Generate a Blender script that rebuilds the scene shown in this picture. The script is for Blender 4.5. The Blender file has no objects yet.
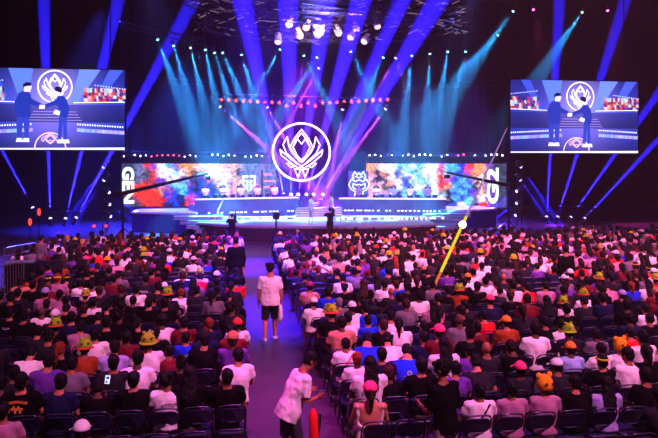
import bpy, bmesh, math, random
from mathutils import Vector, Matrix, noise
S = bpy.context.scene
COL = S.collection
PI = math.pi
rnd = random.Random(7)

# ------------------------------------------------------------------ camera and pixel helpers
F, CX, HY, HC, YAW = 640.0, 329.0, 168.0, 4.2, math.radians(8.1)
cy, sy = math.cos(YAW), math.sin(YAW)
cd = bpy.data.cameras.new('camera'); cam = bpy.data.objects.new('camera', cd); COL.objects.link(cam)
cam.location = (0, 0, HC); cam.rotation_euler = (PI/2, 0, -YAW)
cd.sensor_width = 36; cd.lens = 36*F/658; cd.shift_y = -51/658; cd.clip_end = 300
S.camera = cam

def at_d(px, py, d):
    xc = (px-CX)/F*d
    return Vector((d*sy+xc*cy, d*cy-xc*sy, HC-(py-HY)/F*d))
def at_y(px, py, Y):
    return at_d(px, py, Y/(cy-(px-CX)/F*sy))
def at_z(px, py, Z):
    return at_d(px, py, F*(HC-Z)/(py-HY))
def proj(p):
    d = p[0]*sy+p[1]*cy; xc = p[0]*cy-p[1]*sy
    return CX+F*xc/d, HY+F*(HC-p[2])/d, d

# ------------------------------------------------------------------ materials
def lin(c):
    return tuple(((v/255)/12.92 if v/255 <= .04045 else ((v/255+.055)/1.055)**2.4) for v in c)
MATS = {}
def mat(name, c, rough=.85, metal=0, var=.12, scale=18, spec=.3, bump=0):
    if name in MATS: return MATS[name]
    m = bpy.data.materials.new(name); m.use_nodes = True; nt = m.node_tree; b = nt.nodes['Principled BSDF']
    b.inputs['Roughness'].default_value = rough; b.inputs['Metallic'].default_value = metal
    b.inputs['Specular IOR Level'].default_value = spec
    c = lin(c)
    n = nt.nodes.new('ShaderNodeTexNoise'); n.inputs['Scale'].default_value = scale; n.inputs['Detail'].default_value = 3
    t = nt.nodes.new('ShaderNodeTexCoord'); nt.links.new(t.outputs['Object'], n.inputs['Vector'])
    r = nt.nodes.new('ShaderNodeValToRGB')
    r.color_ramp.elements[0].position = .3; r.color_ramp.elements[1].position = .7
    r.color_ramp.elements[0].color = tuple(v*(1-var) for v in c)+(1,)
    r.color_ramp.elements[1].color = tuple(min(1, v*(1+var)) for v in c)+(1,)
    nt.links.new(n.outputs[0], r.inputs[0]); nt.links.new(r.outputs[0], b.inputs['Base Color'])
    if bump:
        bp = nt.nodes.new('ShaderNodeBump'); bp.inputs['Strength'].default_value = bump
        nt.links.new(n.outputs[0], bp.inputs['Height']); nt.links.new(bp.outputs[0], b.inputs['Normal'])
    MATS[name] = m; return m
def glow(name, c, s):
    if name in MATS: return MATS[name]
    m = bpy.data.materials.new(name); m.use_nodes = True; nt = m.node_tree
    nt.nodes.remove(nt.nodes['Principled BSDF']); e = nt.nodes.new('ShaderNodeEmission')
    e.inputs[0].default_value = lin(c)+(1,); e.inputs[1].default_value = s
    nt.links.new(e.outputs[0], nt.nodes['Material Output'].inputs[0]); MATS[name] = m; return m
def glow_attr(name, s, warp=0):
    if name in MATS: return MATS[name]
    m = bpy.data.materials.new(name); m.use_nodes = True; nt = m.node_tree
    nt.nodes.remove(nt.nodes['Principled BSDF']); e = nt.nodes.new('ShaderNodeEmission'); e.inputs[1].default_value = s
    a = nt.nodes.new('ShaderNodeVertexColor'); a.layer_name = 'Col'
    out = a.outputs[0]
    if warp:
        n = nt.nodes.new('ShaderNodeTexNoise'); n.inputs['Scale'].default_value = 1.8; n.inputs['Detail'].default_value = 4; n.inputs['Distortion'].default_value = 3.5
        t = nt.nodes.new('ShaderNodeTexCoord'); nt.links.new(t.outputs['Object'], n.inputs['Vector'])
        r = nt.nodes.new('ShaderNodeValToRGB'); r.color_ramp.elements[0].position = .42; r.color_ramp.elements[1].position = .56
        r.color_ramp.elements[0].color = (.10, .08, .35, 1); r.color_ramp.elements[1].color = (1.35, 1.3, 1.35, 1)
        x = nt.nodes.new('ShaderNodeMix'); x.data_type = 'RGBA'; x.blend_type = 'MULTIPLY'; x.inputs[0].default_value = warp
        nt.links.new(n.outputs[0], r.inputs[0]); nt.links.new(a.outputs[0], x.inputs[6]); nt.links.new(r.outputs[0], x.inputs[7]); out = x.outputs[2]
    nt.links.new(out, e.inputs[0]); nt.links.new(e.outputs[0], nt.nodes['Material Output'].inputs[0]); MATS[name] = m; return m
def attr_mat(name, rough=.85):
    m = bpy.data.materials.new(name); m.use_nodes = True; nt = m.node_tree; b = nt.nodes['Principled BSDF']
    a = nt.nodes.new('ShaderNodeVertexColor'); a.layer_name = 'Col'; nt.links.new(a.outputs[0], b.inputs['Base Color'])
    b.inputs['Roughness'].default_value = rough; b.inputs['Specular IOR Level'].default_value = .2; return m

# ------------------------------------------------------------------ mesh helpers
class MB:
    def __init__(s): s.v = []; s.f = []; s.c = []
    def add(s, vs, fs, col=None):
        o = len(s.v); s.v += [tuple(v) for v in vs]; s.f += [tuple(i+o for i in f) for f in fs]; s.c += [col]*len(vs); return s
    def box(s, c, d, rot=None, col=None, bev=0):
        x, y, z = [k/2 for k in d]; c = Vector(c); R = rot or Matrix()
        if R.__class__.__name__ != 'Matrix': R = Matrix()
        R = R.to_3x3()
        if bev:
            b = min(bev, x*.9, y*.9, z*.9); vs = []; ring = []
            prof = [(-z, b), (-z+b, 0), (z-b, 0), (z, b)]
            for zz, q in prof:
                for (sx, sy_) in ((-1, -1), (1, -1), (1, 1), (-1, 1)):
                    pts = [(sx*(x-q), sy_*(y-q-b)), (sx*(x-q-b), sy_*(y-q))]
                    if (sx*sy_) > 0: pts = pts if sx < 0 else pts
                    a1 = (sx*(x-q), sy_*max(0, y-q-b)); a2 = (sx*max(0, x-q-b), sy_*(y-q))
                    o = (a1, a2) if sx*sy_ < 0 else (a2, a1)
                    if sx*sy_ < 0: o = (a2, a1)
                    else: o = (a1, a2)
                    for p in o: vs.append(c+R@Vector((p[0], p[1], zz)))
            n = 8; fs = [tuple(reversed(range(n))), tuple(range(3*n, 4*n))]
            for k in range(3):
                for i in range(n): j = (i+1) % n; fs.append((k*n+i, k*n+j, (k+1)*n+j, (k+1)*n+i))
            return s.add(vs, fs, col)
        vs = [c+R@Vector((a*x, b*y, e*z)) for a in (-1, 1) for b in (-1, 1) for e in (-1, 1)]
        return s.add(vs, [(0, 1, 3, 2), (4, 6, 7, 5), (0, 4, 5, 1), (2, 3, 7, 6), (0, 2, 6, 4), (1, 5, 7, 3)], col)
    def loft(s, pts, rad, lat=None, n=12, col=None, cap=True):
        """tube through pts; rad is a radius or (lateral, other) per point; lat is the lateral axis"""
        pts = [Vector(p) for p in pts]; vs = []; m = len(pts); last = None
        for i, p in enumerate(pts):
            t = (pts[min(i+1, m-1)]-pts[max(i-1, 0)]).normalized()
            if lat is not None: a = Vector(lat)
            elif last is not None: a = last
            else: a = Vector((1, 0, 0)) if abs(t.x) < .8 else Vector((0, 1, 0))
            a = (a-t*a.dot(t)).normalized(); last = a; b = t.cross(a)
            r = rad[i] if not isinstance(rad, (int, float)) else rad
            rx, ry = r if isinstance(r, (tuple, list)) else (r, r)
            for k in range(n):
                w = 2*PI*k/n; vs.append(p+a*math.cos(w)*rx+b*math.sin(w)*ry)
        fs = []
        for i in range(m-1):
            for k in range(n):
                j = (k+1) % n; fs.append((i*n+k, i*n+j, (i+1)*n+j, (i+1)*n+k))
        if cap: fs += [tuple(reversed(range(n))), tuple(range((m-1)*n, m*n))]
        return s.add(vs, fs, col)
    def ball(s, c, r, R=None, n=14, m=9, col=None, z0=-1.0):
        c = Vector(c); r = Vector(r) if not isinstance(r, (int, float)) else Vector((r, r, r)); R = R or Matrix.Identity(3)
        vs = []; fs = []; a0 = math.asin(max(-1, z0))
        for i in range(m+1):
            a = a0+(PI/2-a0)*i/m
            for k in range(n):
                w = 2*PI*k/n
                vs.append(c+R@Vector((r.x*math.cos(a)*math.cos(w), r.y*math.cos(a)*math.sin(w), r.z*math.sin(a))))
        for i in range(m):
            for k in range(n):
                j = (k+1) % n; fs.append((i*n+k, i*n+j, (i+1)*n+j, (i+1)*n+k))
        fs += [tuple(reversed(range(n))), tuple(range(m*n, (m+1)*n))]
        return s.add(vs, fs, col)
    def mesh(s, name, m=None, smooth=False):
        me = bpy.data.meshes.new(name); me.from_pydata(s.v, [], s.f)
        if any(c is not None for c in s.c):
            a = me.color_attributes.new('Col', 'FLOAT_COLOR', 'POINT')
            for i, c in enumerate(s.c): a.data[i].color = (c or (0, 0, 0, 1))
        if m: me.materials.append(m)
        if smooth: me.polygons.foreach_set('use_smooth', [True]*len(me.polygons))
        me.update(); return me
def link(name, me, parent=None, m=None, loc=None):
    o = bpy.data.objects.new(name, me); COL.objects.link(o)
    if m is not None and me is not None:
        if not me.materials: me.materials.append(m)
        o.material_slots[0].link = 'OBJECT'; o.material_slots[0].material = m
    if parent: o.parent = parent
    if loc is not None: o.location = loc
    return o
def tag(o, label=None, cat=None, group=None, kind=None):
    if label: o['label'] = label
    if cat: o['category'] = cat
    if group: o['group'] = group
    if kind: o['kind'] = kind
    return o
def put(name, mb, m, parent=None, smooth=False, loc=None):
    return link(name, mb.mesh(name, m, smooth), parent, None, loc)
def empty(name, loc, rz=0):
    o = bpy.data.objects.new(name, None); COL.objects.link(o); o.location = loc; o.rotation_euler = (0, 0, rz); o.empty_display_size = .1; return o
def remeshed(mb, name, vox, smooth_it=2, disp=0, dseed=0, fq=1.0):
    me = mb.mesh(name); o = bpy.data.objects.new('tmp', me); COL.objects.link(o)
    r = o.modifiers.new('r', 'REMESH'); r.mode = 'VOXEL'; r.voxel_size = vox; r.use_smooth_shade = True
    s = o.modifiers.new('s', 'SMOOTH'); s.factor = .5; s.iterations = smooth_it
    dg = bpy.context.evaluated_depsgraph_get(); out = bpy.data.meshes.new_from_object(o.evaluated_get(dg))
    bpy.data.objects.remove(o); out.name = name
    if disp:
        ns = [v.normal.copy() for v in out.vertices]
        for v, nn in zip(out.vertices, ns):
            p = Vector((v.co.x*9*fq, v.co.y*9*fq, v.co.z*5*fq+dseed*7))
            v.co += nn*disp*(noise.noise(p)+.5*noise.noise(p*2.3))
    out.polygons.foreach_set('use_smooth', [True]*len(out.polygons))
    out.materials.clear(); return out

# ------------------------------------------------------------------ people
SKIN = {k: mat('skin_'+k, c, .6, 0, .06) for k, c in dict(pale=(180, 112, 88), tan=(145, 86, 64), brown=(90, 54, 40)).items()}
HAIRM = {k: mat('hair_'+k, c, .7, 0, .3, 60, .15) for k, c in dict(black=(14, 11, 14), brown=(50, 28, 20), blond=(190, 140, 70), grey=(120, 110, 110), red=(110, 40, 22)).items()}
SHIRT = {k: (n, mat('cloth_'+n.replace(' ', '_'), c, .95, 0, .05, 12, .08)) for k, (n, c) in dict(
    W=('white', (225, 215, 218)), K=('black', (10, 9, 11)), N=('navy', (22, 24, 56)), B=('blue', (25, 50, 205)), R=('red', (205, 28, 32)),
    P=('purple', (92, 48, 140)), G=('grey', (105, 92, 108)), M=('maroon', (95, 22, 34)), T=('tan', (175, 120, 95)), L=('lavender', (160, 145, 205)),
    O=('rust', (140, 55, 30)), D=('charcoal', (32, 30, 38)), I=('pink', (160, 108, 138)), C=('pale blue', (140, 165, 210)), Y=('yellow', (225, 170, 30))).items()}
JEANS = [mat('denim_dark', (22, 24, 42)), mat('trouser_black', (12, 12, 14)), mat('trouser_khaki', (90, 80, 70))]
SHOE = mat('shoe_white', (190, 190, 195), .6)
SHOEK = mat('shoe_black', (15, 15, 18), .6)
HATM = {'cap_K': ('black cap', mat('cap_black', (14, 13, 16))), 'cap_W': ('white cap', mat('cap_white', (225, 215, 220))), 'cap_P': ('pink cap', mat('cap_pink', (235, 60, 120))),
        'cap_R': ('red cap', mat('cap_red', (215, 45, 40))), 'cap_L': ('lavender cap', mat('cap_lavender', (150, 130, 190))), 'cap_O': ('orange cap', mat('cap_orange', (235, 130, 35))),
        'cap_T': ('tan cap', mat('cap_tan', (170, 110, 70))), 'cap_M': ('maroon cap', mat('cap_maroon', (140, 35, 50))),
        'buck': ('green-yellow plush hat', mat('hat_green_yellow', (135, 170, 20), .95, 0, .25, 25)), 'plush': ('eared yellow hat', mat('hat_yellow', (225, 150, 12), .95, 0, .2, 30)),
        'whood': ('eared white hat', mat('hat_plush_white', (225, 200, 190), .95, 0, .2, 30)),
        'band': ('yellow headband', mat('headband_yellow', (210, 185, 40)))}
HATSPOT = mat('hat_spot_brown', (95, 40, 20)); HATBAND = mat('hat_band_red', (170, 50, 30))

def folds(me, seed):
    ns = [v.normal.copy() for v in me.vertices]
    for v, nn in zip(me.vertices, ns):
        x, y, z = v.co; a = noise.noise(Vector((x*4, y*4, z*4+seed)))
        w = abs(noise.noise(Vector((x*9+z*4, y*9, z*7-x*3+seed*5))))
        v.co += nn*(.009*(.25-w))
    return me
def axes(J):
    lat = (Vector(J['shR'])-Vector(J['shL'])).normalized(); return lat
def mid(a, b, t=.5): return Vector(a).lerp(Vector(b), t)
def hand(mb, wr, d, palmn, side, curl=.5, sc=1.0):
    d = Vector(d).normalized(); pn = Vector(palmn); pn = (pn-d*pn.dot(d)).normalized(); lt = d.cross(pn)*side; wr = Vector(wr)
    mb.loft([wr-d*.02, wr+d*.02*sc, wr+d*.055*sc, wr+d*.09*sc], [(.024, .019), (.034, .017), (.042, .016), (.040, .013)], lat=lt, n=10)
    for i, (off, ln, rr) in enumerate(((-.030, .066, .0098), (-.010, .076, .0102), (.010, .070, .0098), (.030, .054, .0088))):
        p = wr+d*.078*sc+lt*off; q = p+(d+lt*off*2.5).normalized()*ln*.45
        dd = (d*math.cos(curl)+pn*math.sin(curl)); r = q+dd*ln*.35; d2 = (d*math.cos(curl*1.8)+pn*math.sin(curl*1.8)); t = r+d2*ln*.3
        mb.loft([p-d*.02, p, q, r, t], [rr, rr, rr*.95, rr*.85, rr*.6], n=6)
    p = wr+d*.028*sc-lt*.028; td = (d*.7-lt*.75+pn*.25).normalized(); q = p+td*.035; r = q+(d*.9-lt*.25+pn*.4).normalized()*.03
    mb.loft([p-td*.015, p, q, r], [.015, .0145, .012, .008], n=6)

def build_person(name, J, sleeve=.55, shorts=False, hair='short', vox=.014, bulk=1.0, seed=0, skirt_len=.02, bare_back=False, skinarms=True):
    """returns dict of meshes body / shirt / trousers / shoes / hair / eyes"""
    lat = axes(J); pel = Vector(J['pel']); nk = Vector(J['neck']); hd = Vector(J['head'])
    ch = Vector(J['chest']); ws = mid(pel, ch, .45); sh = mid(J['shL'], J['shR'])
    yaw, pit = J.get('look', (0, 0))
    HR = Matrix.Rotation(yaw, 3, 'Z') @ Matrix.Rotation(pit, 3, 'X')
    def torso(mb, k, low, top=True):
        up = (ch-pel).normalized(); pts = [pel-up*low, pel, ws, ch, sh-up*.03, sh+up*.045]
        rad = [(.168+k, .118+k), (.170+k, .125+k), (.150+k, .108+k), (.178+k, .118+k), (.176+k, .100+k), (.110+k, .072+k)]
        if top: pts += [nk, mid(nk, hd, .5)]; rad += [(.058, .056), (.054, .054)]
        rad = [(a*bulk, b*bulk) for a, b in rad]
        mb.loft(pts, rad, lat=lat, n=20)
    body = MB(); torso(body, -.012, .06)
    for s in 'LR':
        S_, E_, W_ = Vector(J['sh'+s]), Vector(J['el'+s]), Vector(J['wr'+s])
        body.ball(S_, .058); body.loft([mid(sh, S_, .4), S_, mid(S_, E_, .35), E_, mid(E_, W_, .3), W_], [.06, .055, .048, .038, .038, .025], n=12)
        hdv = J.get('hd'+s) or (W_-E_); hand(body, W_, hdv, J.get('pn'+s, (0, 0, -1)), 1 if s == 'L' else -1, J.get('curl', .5))
        Hh, K_, A_, T_ = [Vector(J[q+s]) for q in ('hip', 'kn', 'an', 'toe')]
        body.loft([mid(pel, Hh, .6), Hh, mid(Hh, K_, .45), K_, mid(K_, A_, .3), mid(K_, A_, .7), A_], [.085, .085, .074, .054, .054, .040, .034], n=12)
        body.loft([A_-(T_-A_).normalized()*.045, mid(A_, T_, .4), T_], [(.034, .035), (.042, .034), (.036, .018)], lat=lat, n=10)
    body.ball(hd+HR@Vector((0, -.008, .022)), (.074, .092, .098), HR, 18, 14)
    body.ball(hd+HR@Vector((0, .022, -.045)), (.058, .064, .068), HR, 14, 10)
    body.loft([hd+HR@Vector((0, .086, .022)), hd+HR@Vector((0, .104, -.012)), hd+HR@Vector((0, .083, -.026))], [.009, .015, .013], n=8)
    body.loft([hd+HR@Vector((-.022, .078, -.058)), hd+HR@Vector((0, .088, -.056)), hd+HR@Vector((.022, .078, -.058))], [.006, .009, .006], n=6)
    for q in (-1, 1):
        body.ball(hd+HR@Vector((q*.077, -.012, -.004)), (.012, .019, .032), HR, 8, 6)
        body.loft([hd+HR@Vector((q*.014, .088, .036)), hd+HR@Vector((q*.045, .076, .034))], [.009, .007], n=6)
    out = {'body': remeshed(body, 'body', vox, 1)}
    shirt = MB()
    if bare_back:
        up = (ch-pel).normalized()
        shirt.loft([pel-up*.03, pel, ws, mid(ws, ch, .55)], [(.18, .13), (.178, .13), (.16, .118), (.178, .122)], lat=lat, n=20)
        for s in 'LR': shirt.loft([mid(ws, ch, .4)+lat*(.15 if s == 'R' else -.15), Vector(J['sh'+s])+Vector((0, -.03, .045)), Vector(J['sh'+s])+Vector((0, .05, .02))], [.028, .032, .03], n=8)
    else:
        torso(shirt, .014, skirt_len, False)
        for s in 'LR':
            S_, E_, W_ = Vector(J['sh'+s]), Vector(J['el'+s]), Vector(J['wr'+s])
            shirt.ball(S_, .072)
            if sleeve <= 1: shirt.loft([mid(sh, S_, .3), S_, mid(S_, E_, sleeve*.5), mid(S_, E_, sleeve)], [.075, .073, .070, .069], n=14)
            else: shirt.loft([mid(sh, S_, .3), S_, mid(S_, E_, .5), E_, mid(E_, W_, .5), mid(E_, W_, .95)], [.075, .07, .062, .052, .046, .036], n=14)
        up = (nk-sh).normalized(); shirt.loft([sh+up*.0, sh+up*.055], [(.09, .075), (.068, .064)], lat=lat, n=14)
    out['shirt'] = folds(remeshed(shirt, 'shirt', vox*1.15, 1, .014, seed), seed)
    tr = MB(); tr.loft([pel+Vector((0, 0, .05)), pel, pel-Vector((0, 0, .07))], [(.158, .115), (.178, .132), (.165, .12)], lat=lat, n=16)
    for s in 'LR':
        Hh, K_, A_, T_ = [Vector(J[q+s]) for q in ('hip', 'kn', 'an', 'toe')]
        if shorts: tr.loft([mid(pel, Hh, .6), Hh, mid(Hh, K_, .45), mid(Hh, K_, .92)], [.10, .102, .096, .088], n=14)
        else: tr.loft([mid(pel, Hh, .6), Hh, mid(Hh, K_, .45), K_, mid(K_, A_, .4), mid(K_, A_, .93)], [.098, .098, .086, .07, .062, .054], n=14)
    out['trousers'] = remeshed(tr, 'trousers', vox*1.15, 1, .01, seed+3)
    for s in 'LR':
        A_, T_ = Vector(J['an'+s]), Vector(J['toe'+s]); d = (T_-A_).normalized(); sm = MB()
        sm.loft([A_-d*.07+Vector((0, 0, -.02)), A_-d*.02, mid(A_, T_, .5), T_+d*.01, T_+d*.035], [(.036, .035), (.046, .048), (.05, .04), (.044, .028), (.02, .014)], lat=lat, n=12)
        out['shoe'+s] = sm.mesh('shoe', None, True)
    h = MB()
    def hp(x, y, z): return hd+HR@Vector((x, y, z))
    if hair != 'bald':
        h.ball(hp(0, -.02, .038), (.087, .098, .096), HR, 18, 12)
        h.ball(hp(0, -.045, -.01), (.078, .068, .075), HR, 14, 9)
        if hair == 'messy':
            for k in range(16):
                a = k*2.4; h.ball(hp(.075*math.cos(a), -.02+.08*math.sin(a), .05+.05*math.sin(k*1.7)), .034, None, 8, 6)
        if hair == 'long':
            h.loft([hp(0, -.03, .03), hp(0, -.075, -.06), Vector(nk)+Vector((0, -.10, -.06)), Vector(nk)+Vector((0, -.135, -.15)), Vector(nk)+Vector((0, -.13, -.24))],
                   [(.085, .08), (.095, .06), (.11, .045), (.10, .035), (.05, .02)], lat=lat, n=16)
        if hair == 'tail':
            h.loft([hp(0, -.09, .05), hp(0, -.14, .04), hp(0, -.155, -.05), hp(0, -.14, -.16), hp(0, -.13, -.24)], [.02, .034, .036, .028, .01], n=10)
        if hair == 'bun': h.ball(hp(0, -.07, .135), (.045, .045, .04), HR, 12, 8)
        out['hair'] = remeshed(h, 'hair', .011, 0, .011, seed+9, 3.2)
    e = MB()
    for q in (-1, 1): e.ball(hp(q*.03, .079, .018), (.012, .008, .007), HR, 8, 6)
    out['eyes'] = e.mesh('eyes', None, True)
    out['hd'] = hd; out['HR'] = HR; out['hairkind'] = hair
    return out

def hat_meshes(kind, hd, HR):
    def hp(x, y, z): return hd+HR@Vector((x, y, z))
    a = MB(); parts = {}
    if kind.startswith('cap'):
        a.ball(hp(0, -.015, .045), (.098, .112, .105), HR, 18, 9, z0=-.12)
        b = MB(); vs = []
        for k in range(9):
            w = PI*(.18+.64*k/8)
            for r, z in ((.95, 0), (1.0, .004), (1.65, -.018), (1.63, -.026)):
                vs.append(hp(.092*r*math.cos(w) if r > 1.2 else .095*r*math.cos(w), -.01+.105*r*math.sin(w), .05+z))
        b.add(vs, [(k*4+i, k*4+(i+1) % 4, k*4+4+(i+1) % 4, k*4+4+i) for k in range(8) for i in range(4)]+[(0, 1, 2, 3), (35, 34, 33, 32)])
        parts['brim'] = b.mesh('brim', None, True)
        c = MB(); c.ball(hp(0, -.015, .15), .01, None, 8, 5); parts['cap_button'] = c.mesh('cap_button')
    elif kind == 'band':
        vs = []; n = 24
        for k in range(n):
            w = 2*PI*k/n
            for r, z in ((.101, .03), (.106, .035), (.106, .062), (.099, .066)): vs.append(hp(r*.93*math.cos(w), -.018+r*1.07*math.sin(w), z))
        a.add(vs, [(k*4+i, ((k+1) % n)*4+i, ((k+1) % n)*4+(i+1) % 4, k*4+(i+1) % 4) for k in range(n) for i in range(4)])
    elif kind == 'buck':
        a.ball(hp(0, -.018, .04), (.112, .126, .135), HR, 20, 10, z0=-.1)
        b = MB(); n = 24; vs = []
        for k in range(n):
            w = 2*PI*k/n
            for r, z in ((.105, .045), (.150, .012), (.152, .004), (.107, .030)): vs.append(hp(r*.95*math.cos(w), -.018+r*1.05*math.sin(w), z))
        b.add(vs, [(k*4+i, ((k+1) % n)*4+i, ((k+1) % n)*4+(i+1) % 4, k*4+(i+1) % 4) for k in range(n) for i in range(4)])
        parts['brim'] = b.mesh('brim', None, True)
        for q in (-1, 1):
            e = MB(); e.ball(hp(q*.06, -.02, .165), .030, HR, 10, 7); parts['ear%d' % q] = e.mesh('ear', None, True)
            e = MB(); e.ball(hp(q*.05, -.125, .09), (.022, .012, .022), HR, 10, 6); parts['spot%d' % q] = e.mesh('spot', None, True)
    else:
        a.ball(hp(0, -.02, .04), (.125, .138, .15), HR, 20, 10, z0=-.55)
        for q in (-1, 1):
            e = MB(); e.ball(hp(q*.095, -.02, .17), (.05, .03, .05), HR, 12, 8); parts['ear%d' % q] = e.mesh('ear', None, True)
            e = MB(); e.ball(hp(q*.05, -.145, .06), (.028, .012, .024), HR, 10, 6); parts['spot%d' % q] = e.mesh('spot', None, True)
    parts['hat'] = a.mesh('hat', None, True)
    return parts

def seatJ(lean=0.0, side=0.0, look=(0, 0), arms='lap', hunch=0.0):
    """seated pose, facing +Y, origin on the floor below the pelvis"""
    z0 = .53
    def up(h, w=0.0):
        return Vector((w+math.sin(side)*h, -.04+math.sin(lean)*h-.03*math.sin(PI*min(1, h/.6))*0, z0+math.cos(lean)*math.cos(side)*h))
    J = dict(pel=up(0), chest=up(.31), neck=up(.535), head=up(.662)+Vector((0, .02+hunch, -hunch*.5)), look=look)
    for s, q in (('L', -1), ('R', 1)):
        J['sh'+s] = up(.46, q*.178)
        if arms == 'lap':
            J['el'+s] = up(.22, q*.245)+Vector((0, .08, 0)); J['wr'+s] = Vector((q*.11, .27, .66)); J['hd'+s] = (-q*.4, 1, -.15)
        elif arms == 'phone':
            J['el'+s] = up(.22, q*.22)+Vector((0, .12, 0)); J['wr'+s] = Vector((q*.05+.02, .34, .90)); J['hd'+s] = (0, .35, 1); J['pn'+s] = (-q, 0, 0)
        elif arms == 'crossed':
            J['el'+s] = up(.22, q*.25)+Vector((0, .07, 0)); J['wr'+s] = up(.24, -q*.02)+Vector((0, .2, q*.03)); J['hd'+s] = (-q, .1, 0); J['pn'+s] = (0, -1, 0)
        elif arms == 'head':
            J['el'+s] = up(.58, q*.34)+Vector((0, .03, 0)); J['wr'+s] = up(.72, q*.13)+Vector((0, -.02, 0)); J['hd'+s] = (-q, -.2, .1); J['pn'+s] = (0, 1, 0)
        J['hip'+s] = Vector((q*.085, 0, .52)); J['kn'+s] = Vector((q*.13, .42, .53)); J['an'+s] = Vector((q*.13, .40, .09)); J['toe'+s] = Vector((q*.14, .55, .045))
    return J
def drop_feet(P): return P

POSES = []
specs = [('lap', 0.02, 0, (0, 0), 0, 'short'), ('lap', .10, .03, (.25, -.1), .01, 'short'), ('lap', .02, -.05, (-.35, 0), 0, 'messy'), ('phone', .14, 0, (0, -.5), .03, 'short'),
         ('crossed', -.03, .02, (.1, .05), 0, 'short'), ('lap', .03, .02, (.1, 0), 0, 'long'), ('lap', .08, -.03, (-.2, -.1), .01, 'tail'), ('lap', .05, 0, (.15, 0), 0, 'bun'),
         ('lap', .55, 0, (0, -.6), .02, 'short'), ('lap', .04, .02, (0, 0), 0, 'bald'), ('head', .0, 0, (0, .05), 0, 'short')]
for i, (a, l, sd, lk, hn, hr) in enumerate(specs):
    P = build_person('pose', seatJ(l, sd, lk, a, hn), hair=hr, seed=i, vox=.017, sleeve=.6 if i % 3 else 1.5 if i == 6 else .6)
    P['arms'] = a; P['lean'] = l; POSES.append(P)
P_BARE = build_person('pose', seatJ(.02, .03, (0, 0), 'lap'), hair='tail', seed=5, vox=.017, bare_back=True); P_BARE['lean'] = 0; POSES.append(P_BARE)
P_WIDE = build_person('pose', seatJ(.50, .03, (0, -.6), 'lap', .02), hair='short', seed=15, vox=.017, bulk=1.42); P_WIDE['lean'] = .5; P_WIDE['arms'] = 'lap'; POSES.append(P_WIDE)
BY_HAIR = {'short': [0, 1, 4, 1], 'messy': [2], 'long': [5], 'tail': [6], 'bun': [7], 'bald': [9], 'bent': [8], 'phone': [3], 'head': [10], 'bare': [11], 'wide': [12]}
HATCACHE = {}
def hat_for(P, kind):
    k = (id(P), 'cap' if kind.startswith('cap') else kind if kind in ('band', 'buck') else 'plush')
    if k not in HATCACHE: HATCACHE[k] = hat_meshes(k[1], P['hd'], P['HR'])
    return HATCACHE[k]
def make_person(P, loc, rz, shirt, skin='pale', haircol='black', hat=None, trousers=0, scale=1.0, shoe=SHOE, group=None, label=None, eyes=False, legs=True, name='person'):
    o = link(name, P['body'], None, SKIN[skin]); o.location = loc; o.rotation_euler = (0, 0, rz); o.scale = (scale,)*3
    tag(o, label, 'person', group)
    link('shirt', P['shirt'], o, SHIRT[shirt][1])
    if legs:
        link('trousers', P['trousers'], o, JEANS[trousers] if isinstance(trousers, int) else trousers)
        link('shoe', P['shoeL'], o, shoe); link('shoe', P['shoeR'], o, shoe)
    if 'hair' in P and hat not in ('plush', 'whood'): link('hair', P['hair'], o, HAIRM[haircol])
    if eyes: link('eyes', P['eyes'], o, HAIRM['black'])
    if hat:
        hm = hat_for(P, hat); m = HATM[hat][1]; h = link('headband' if hat == 'band' else 'cap' if hat.startswith('cap') else 'hat', hm['hat'], o, m)
        for k, me in hm.items():
            if k == 'hat': continue
            if k == 'brim': link('brim', me, h, HATBAND if hat == 'buck' and rnd.random() < .5 else m)
            elif k == 'cap_button': link('cap_button', me, h, m)
            elif k[:3] == 'ear': link('ear', me, h, m)
            else: link('spot', me, h, HATSPOT)
    return o
# ------------------------------------------------------------------ words for labels
ORD = 'first second third fourth fifth sixth seventh eighth ninth tenth eleventh twelfth thirteenth fourteenth fifteenth sixteenth seventeenth eighteenth nineteenth twentieth'.split()
CARD = 'zero one two three four five six seven eight nine ten eleven twelve thirteen fourteen fifteen sixteen seventeen eighteen nineteen twenty'.split()
def card(n):
    if n <= 20: return CARD[n]
    t = ['twenty', 'thirty', 'forty', 'fifty', 'sixty'][n//10-2]; return t if n % 10 == 0 else t+'-'+CARD[n % 10]
def ordn(n):
    if n <= 20: return ORD[n-1]
    return ['twenty', 'thirty', 'forty'][n//10-2]+'-'+ORD[n % 10-1] if n % 10 else ['twentieth', 'thirtieth', 'fortieth'][n//10-2]

# ------------------------------------------------------------------ the hall
floor_m = mat('floor_vinyl', (62, 40, 66), .42, 0, .25, 1.2, .5)
dark = mat('hall_black', (7, 6, 9), 1, 0, .3, .4, .03)
metal = mat('truss_metal', (150, 150, 160), .35, .8, .1, 20)
blackm = mat('black_metal', (18, 18, 22), .45, .5, .1, 20)
def struct(name, mb, m): return tag(put(name, mb, m), kind='structure')
struct('floor', MB().box((4, 25, -.1), (90, 90, .2)), floor_m)
struct('ceiling', MB().box((4, 25, 26.1), (90, 90, .2)), dark)
struct('wall_back', MB().box((4, 66, 13), (90, .4, 26)), dark)
struct('wall_front', MB().box((4, -19.8, 13), (90, .4, 26)), dark)
struct('wall_left', MB().box((-38, 25, 13), (.4, 90, 26)), dark)
struct('wall_right', MB().box((46, 25, 13), (.4, 90, 26)), dark)

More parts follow.
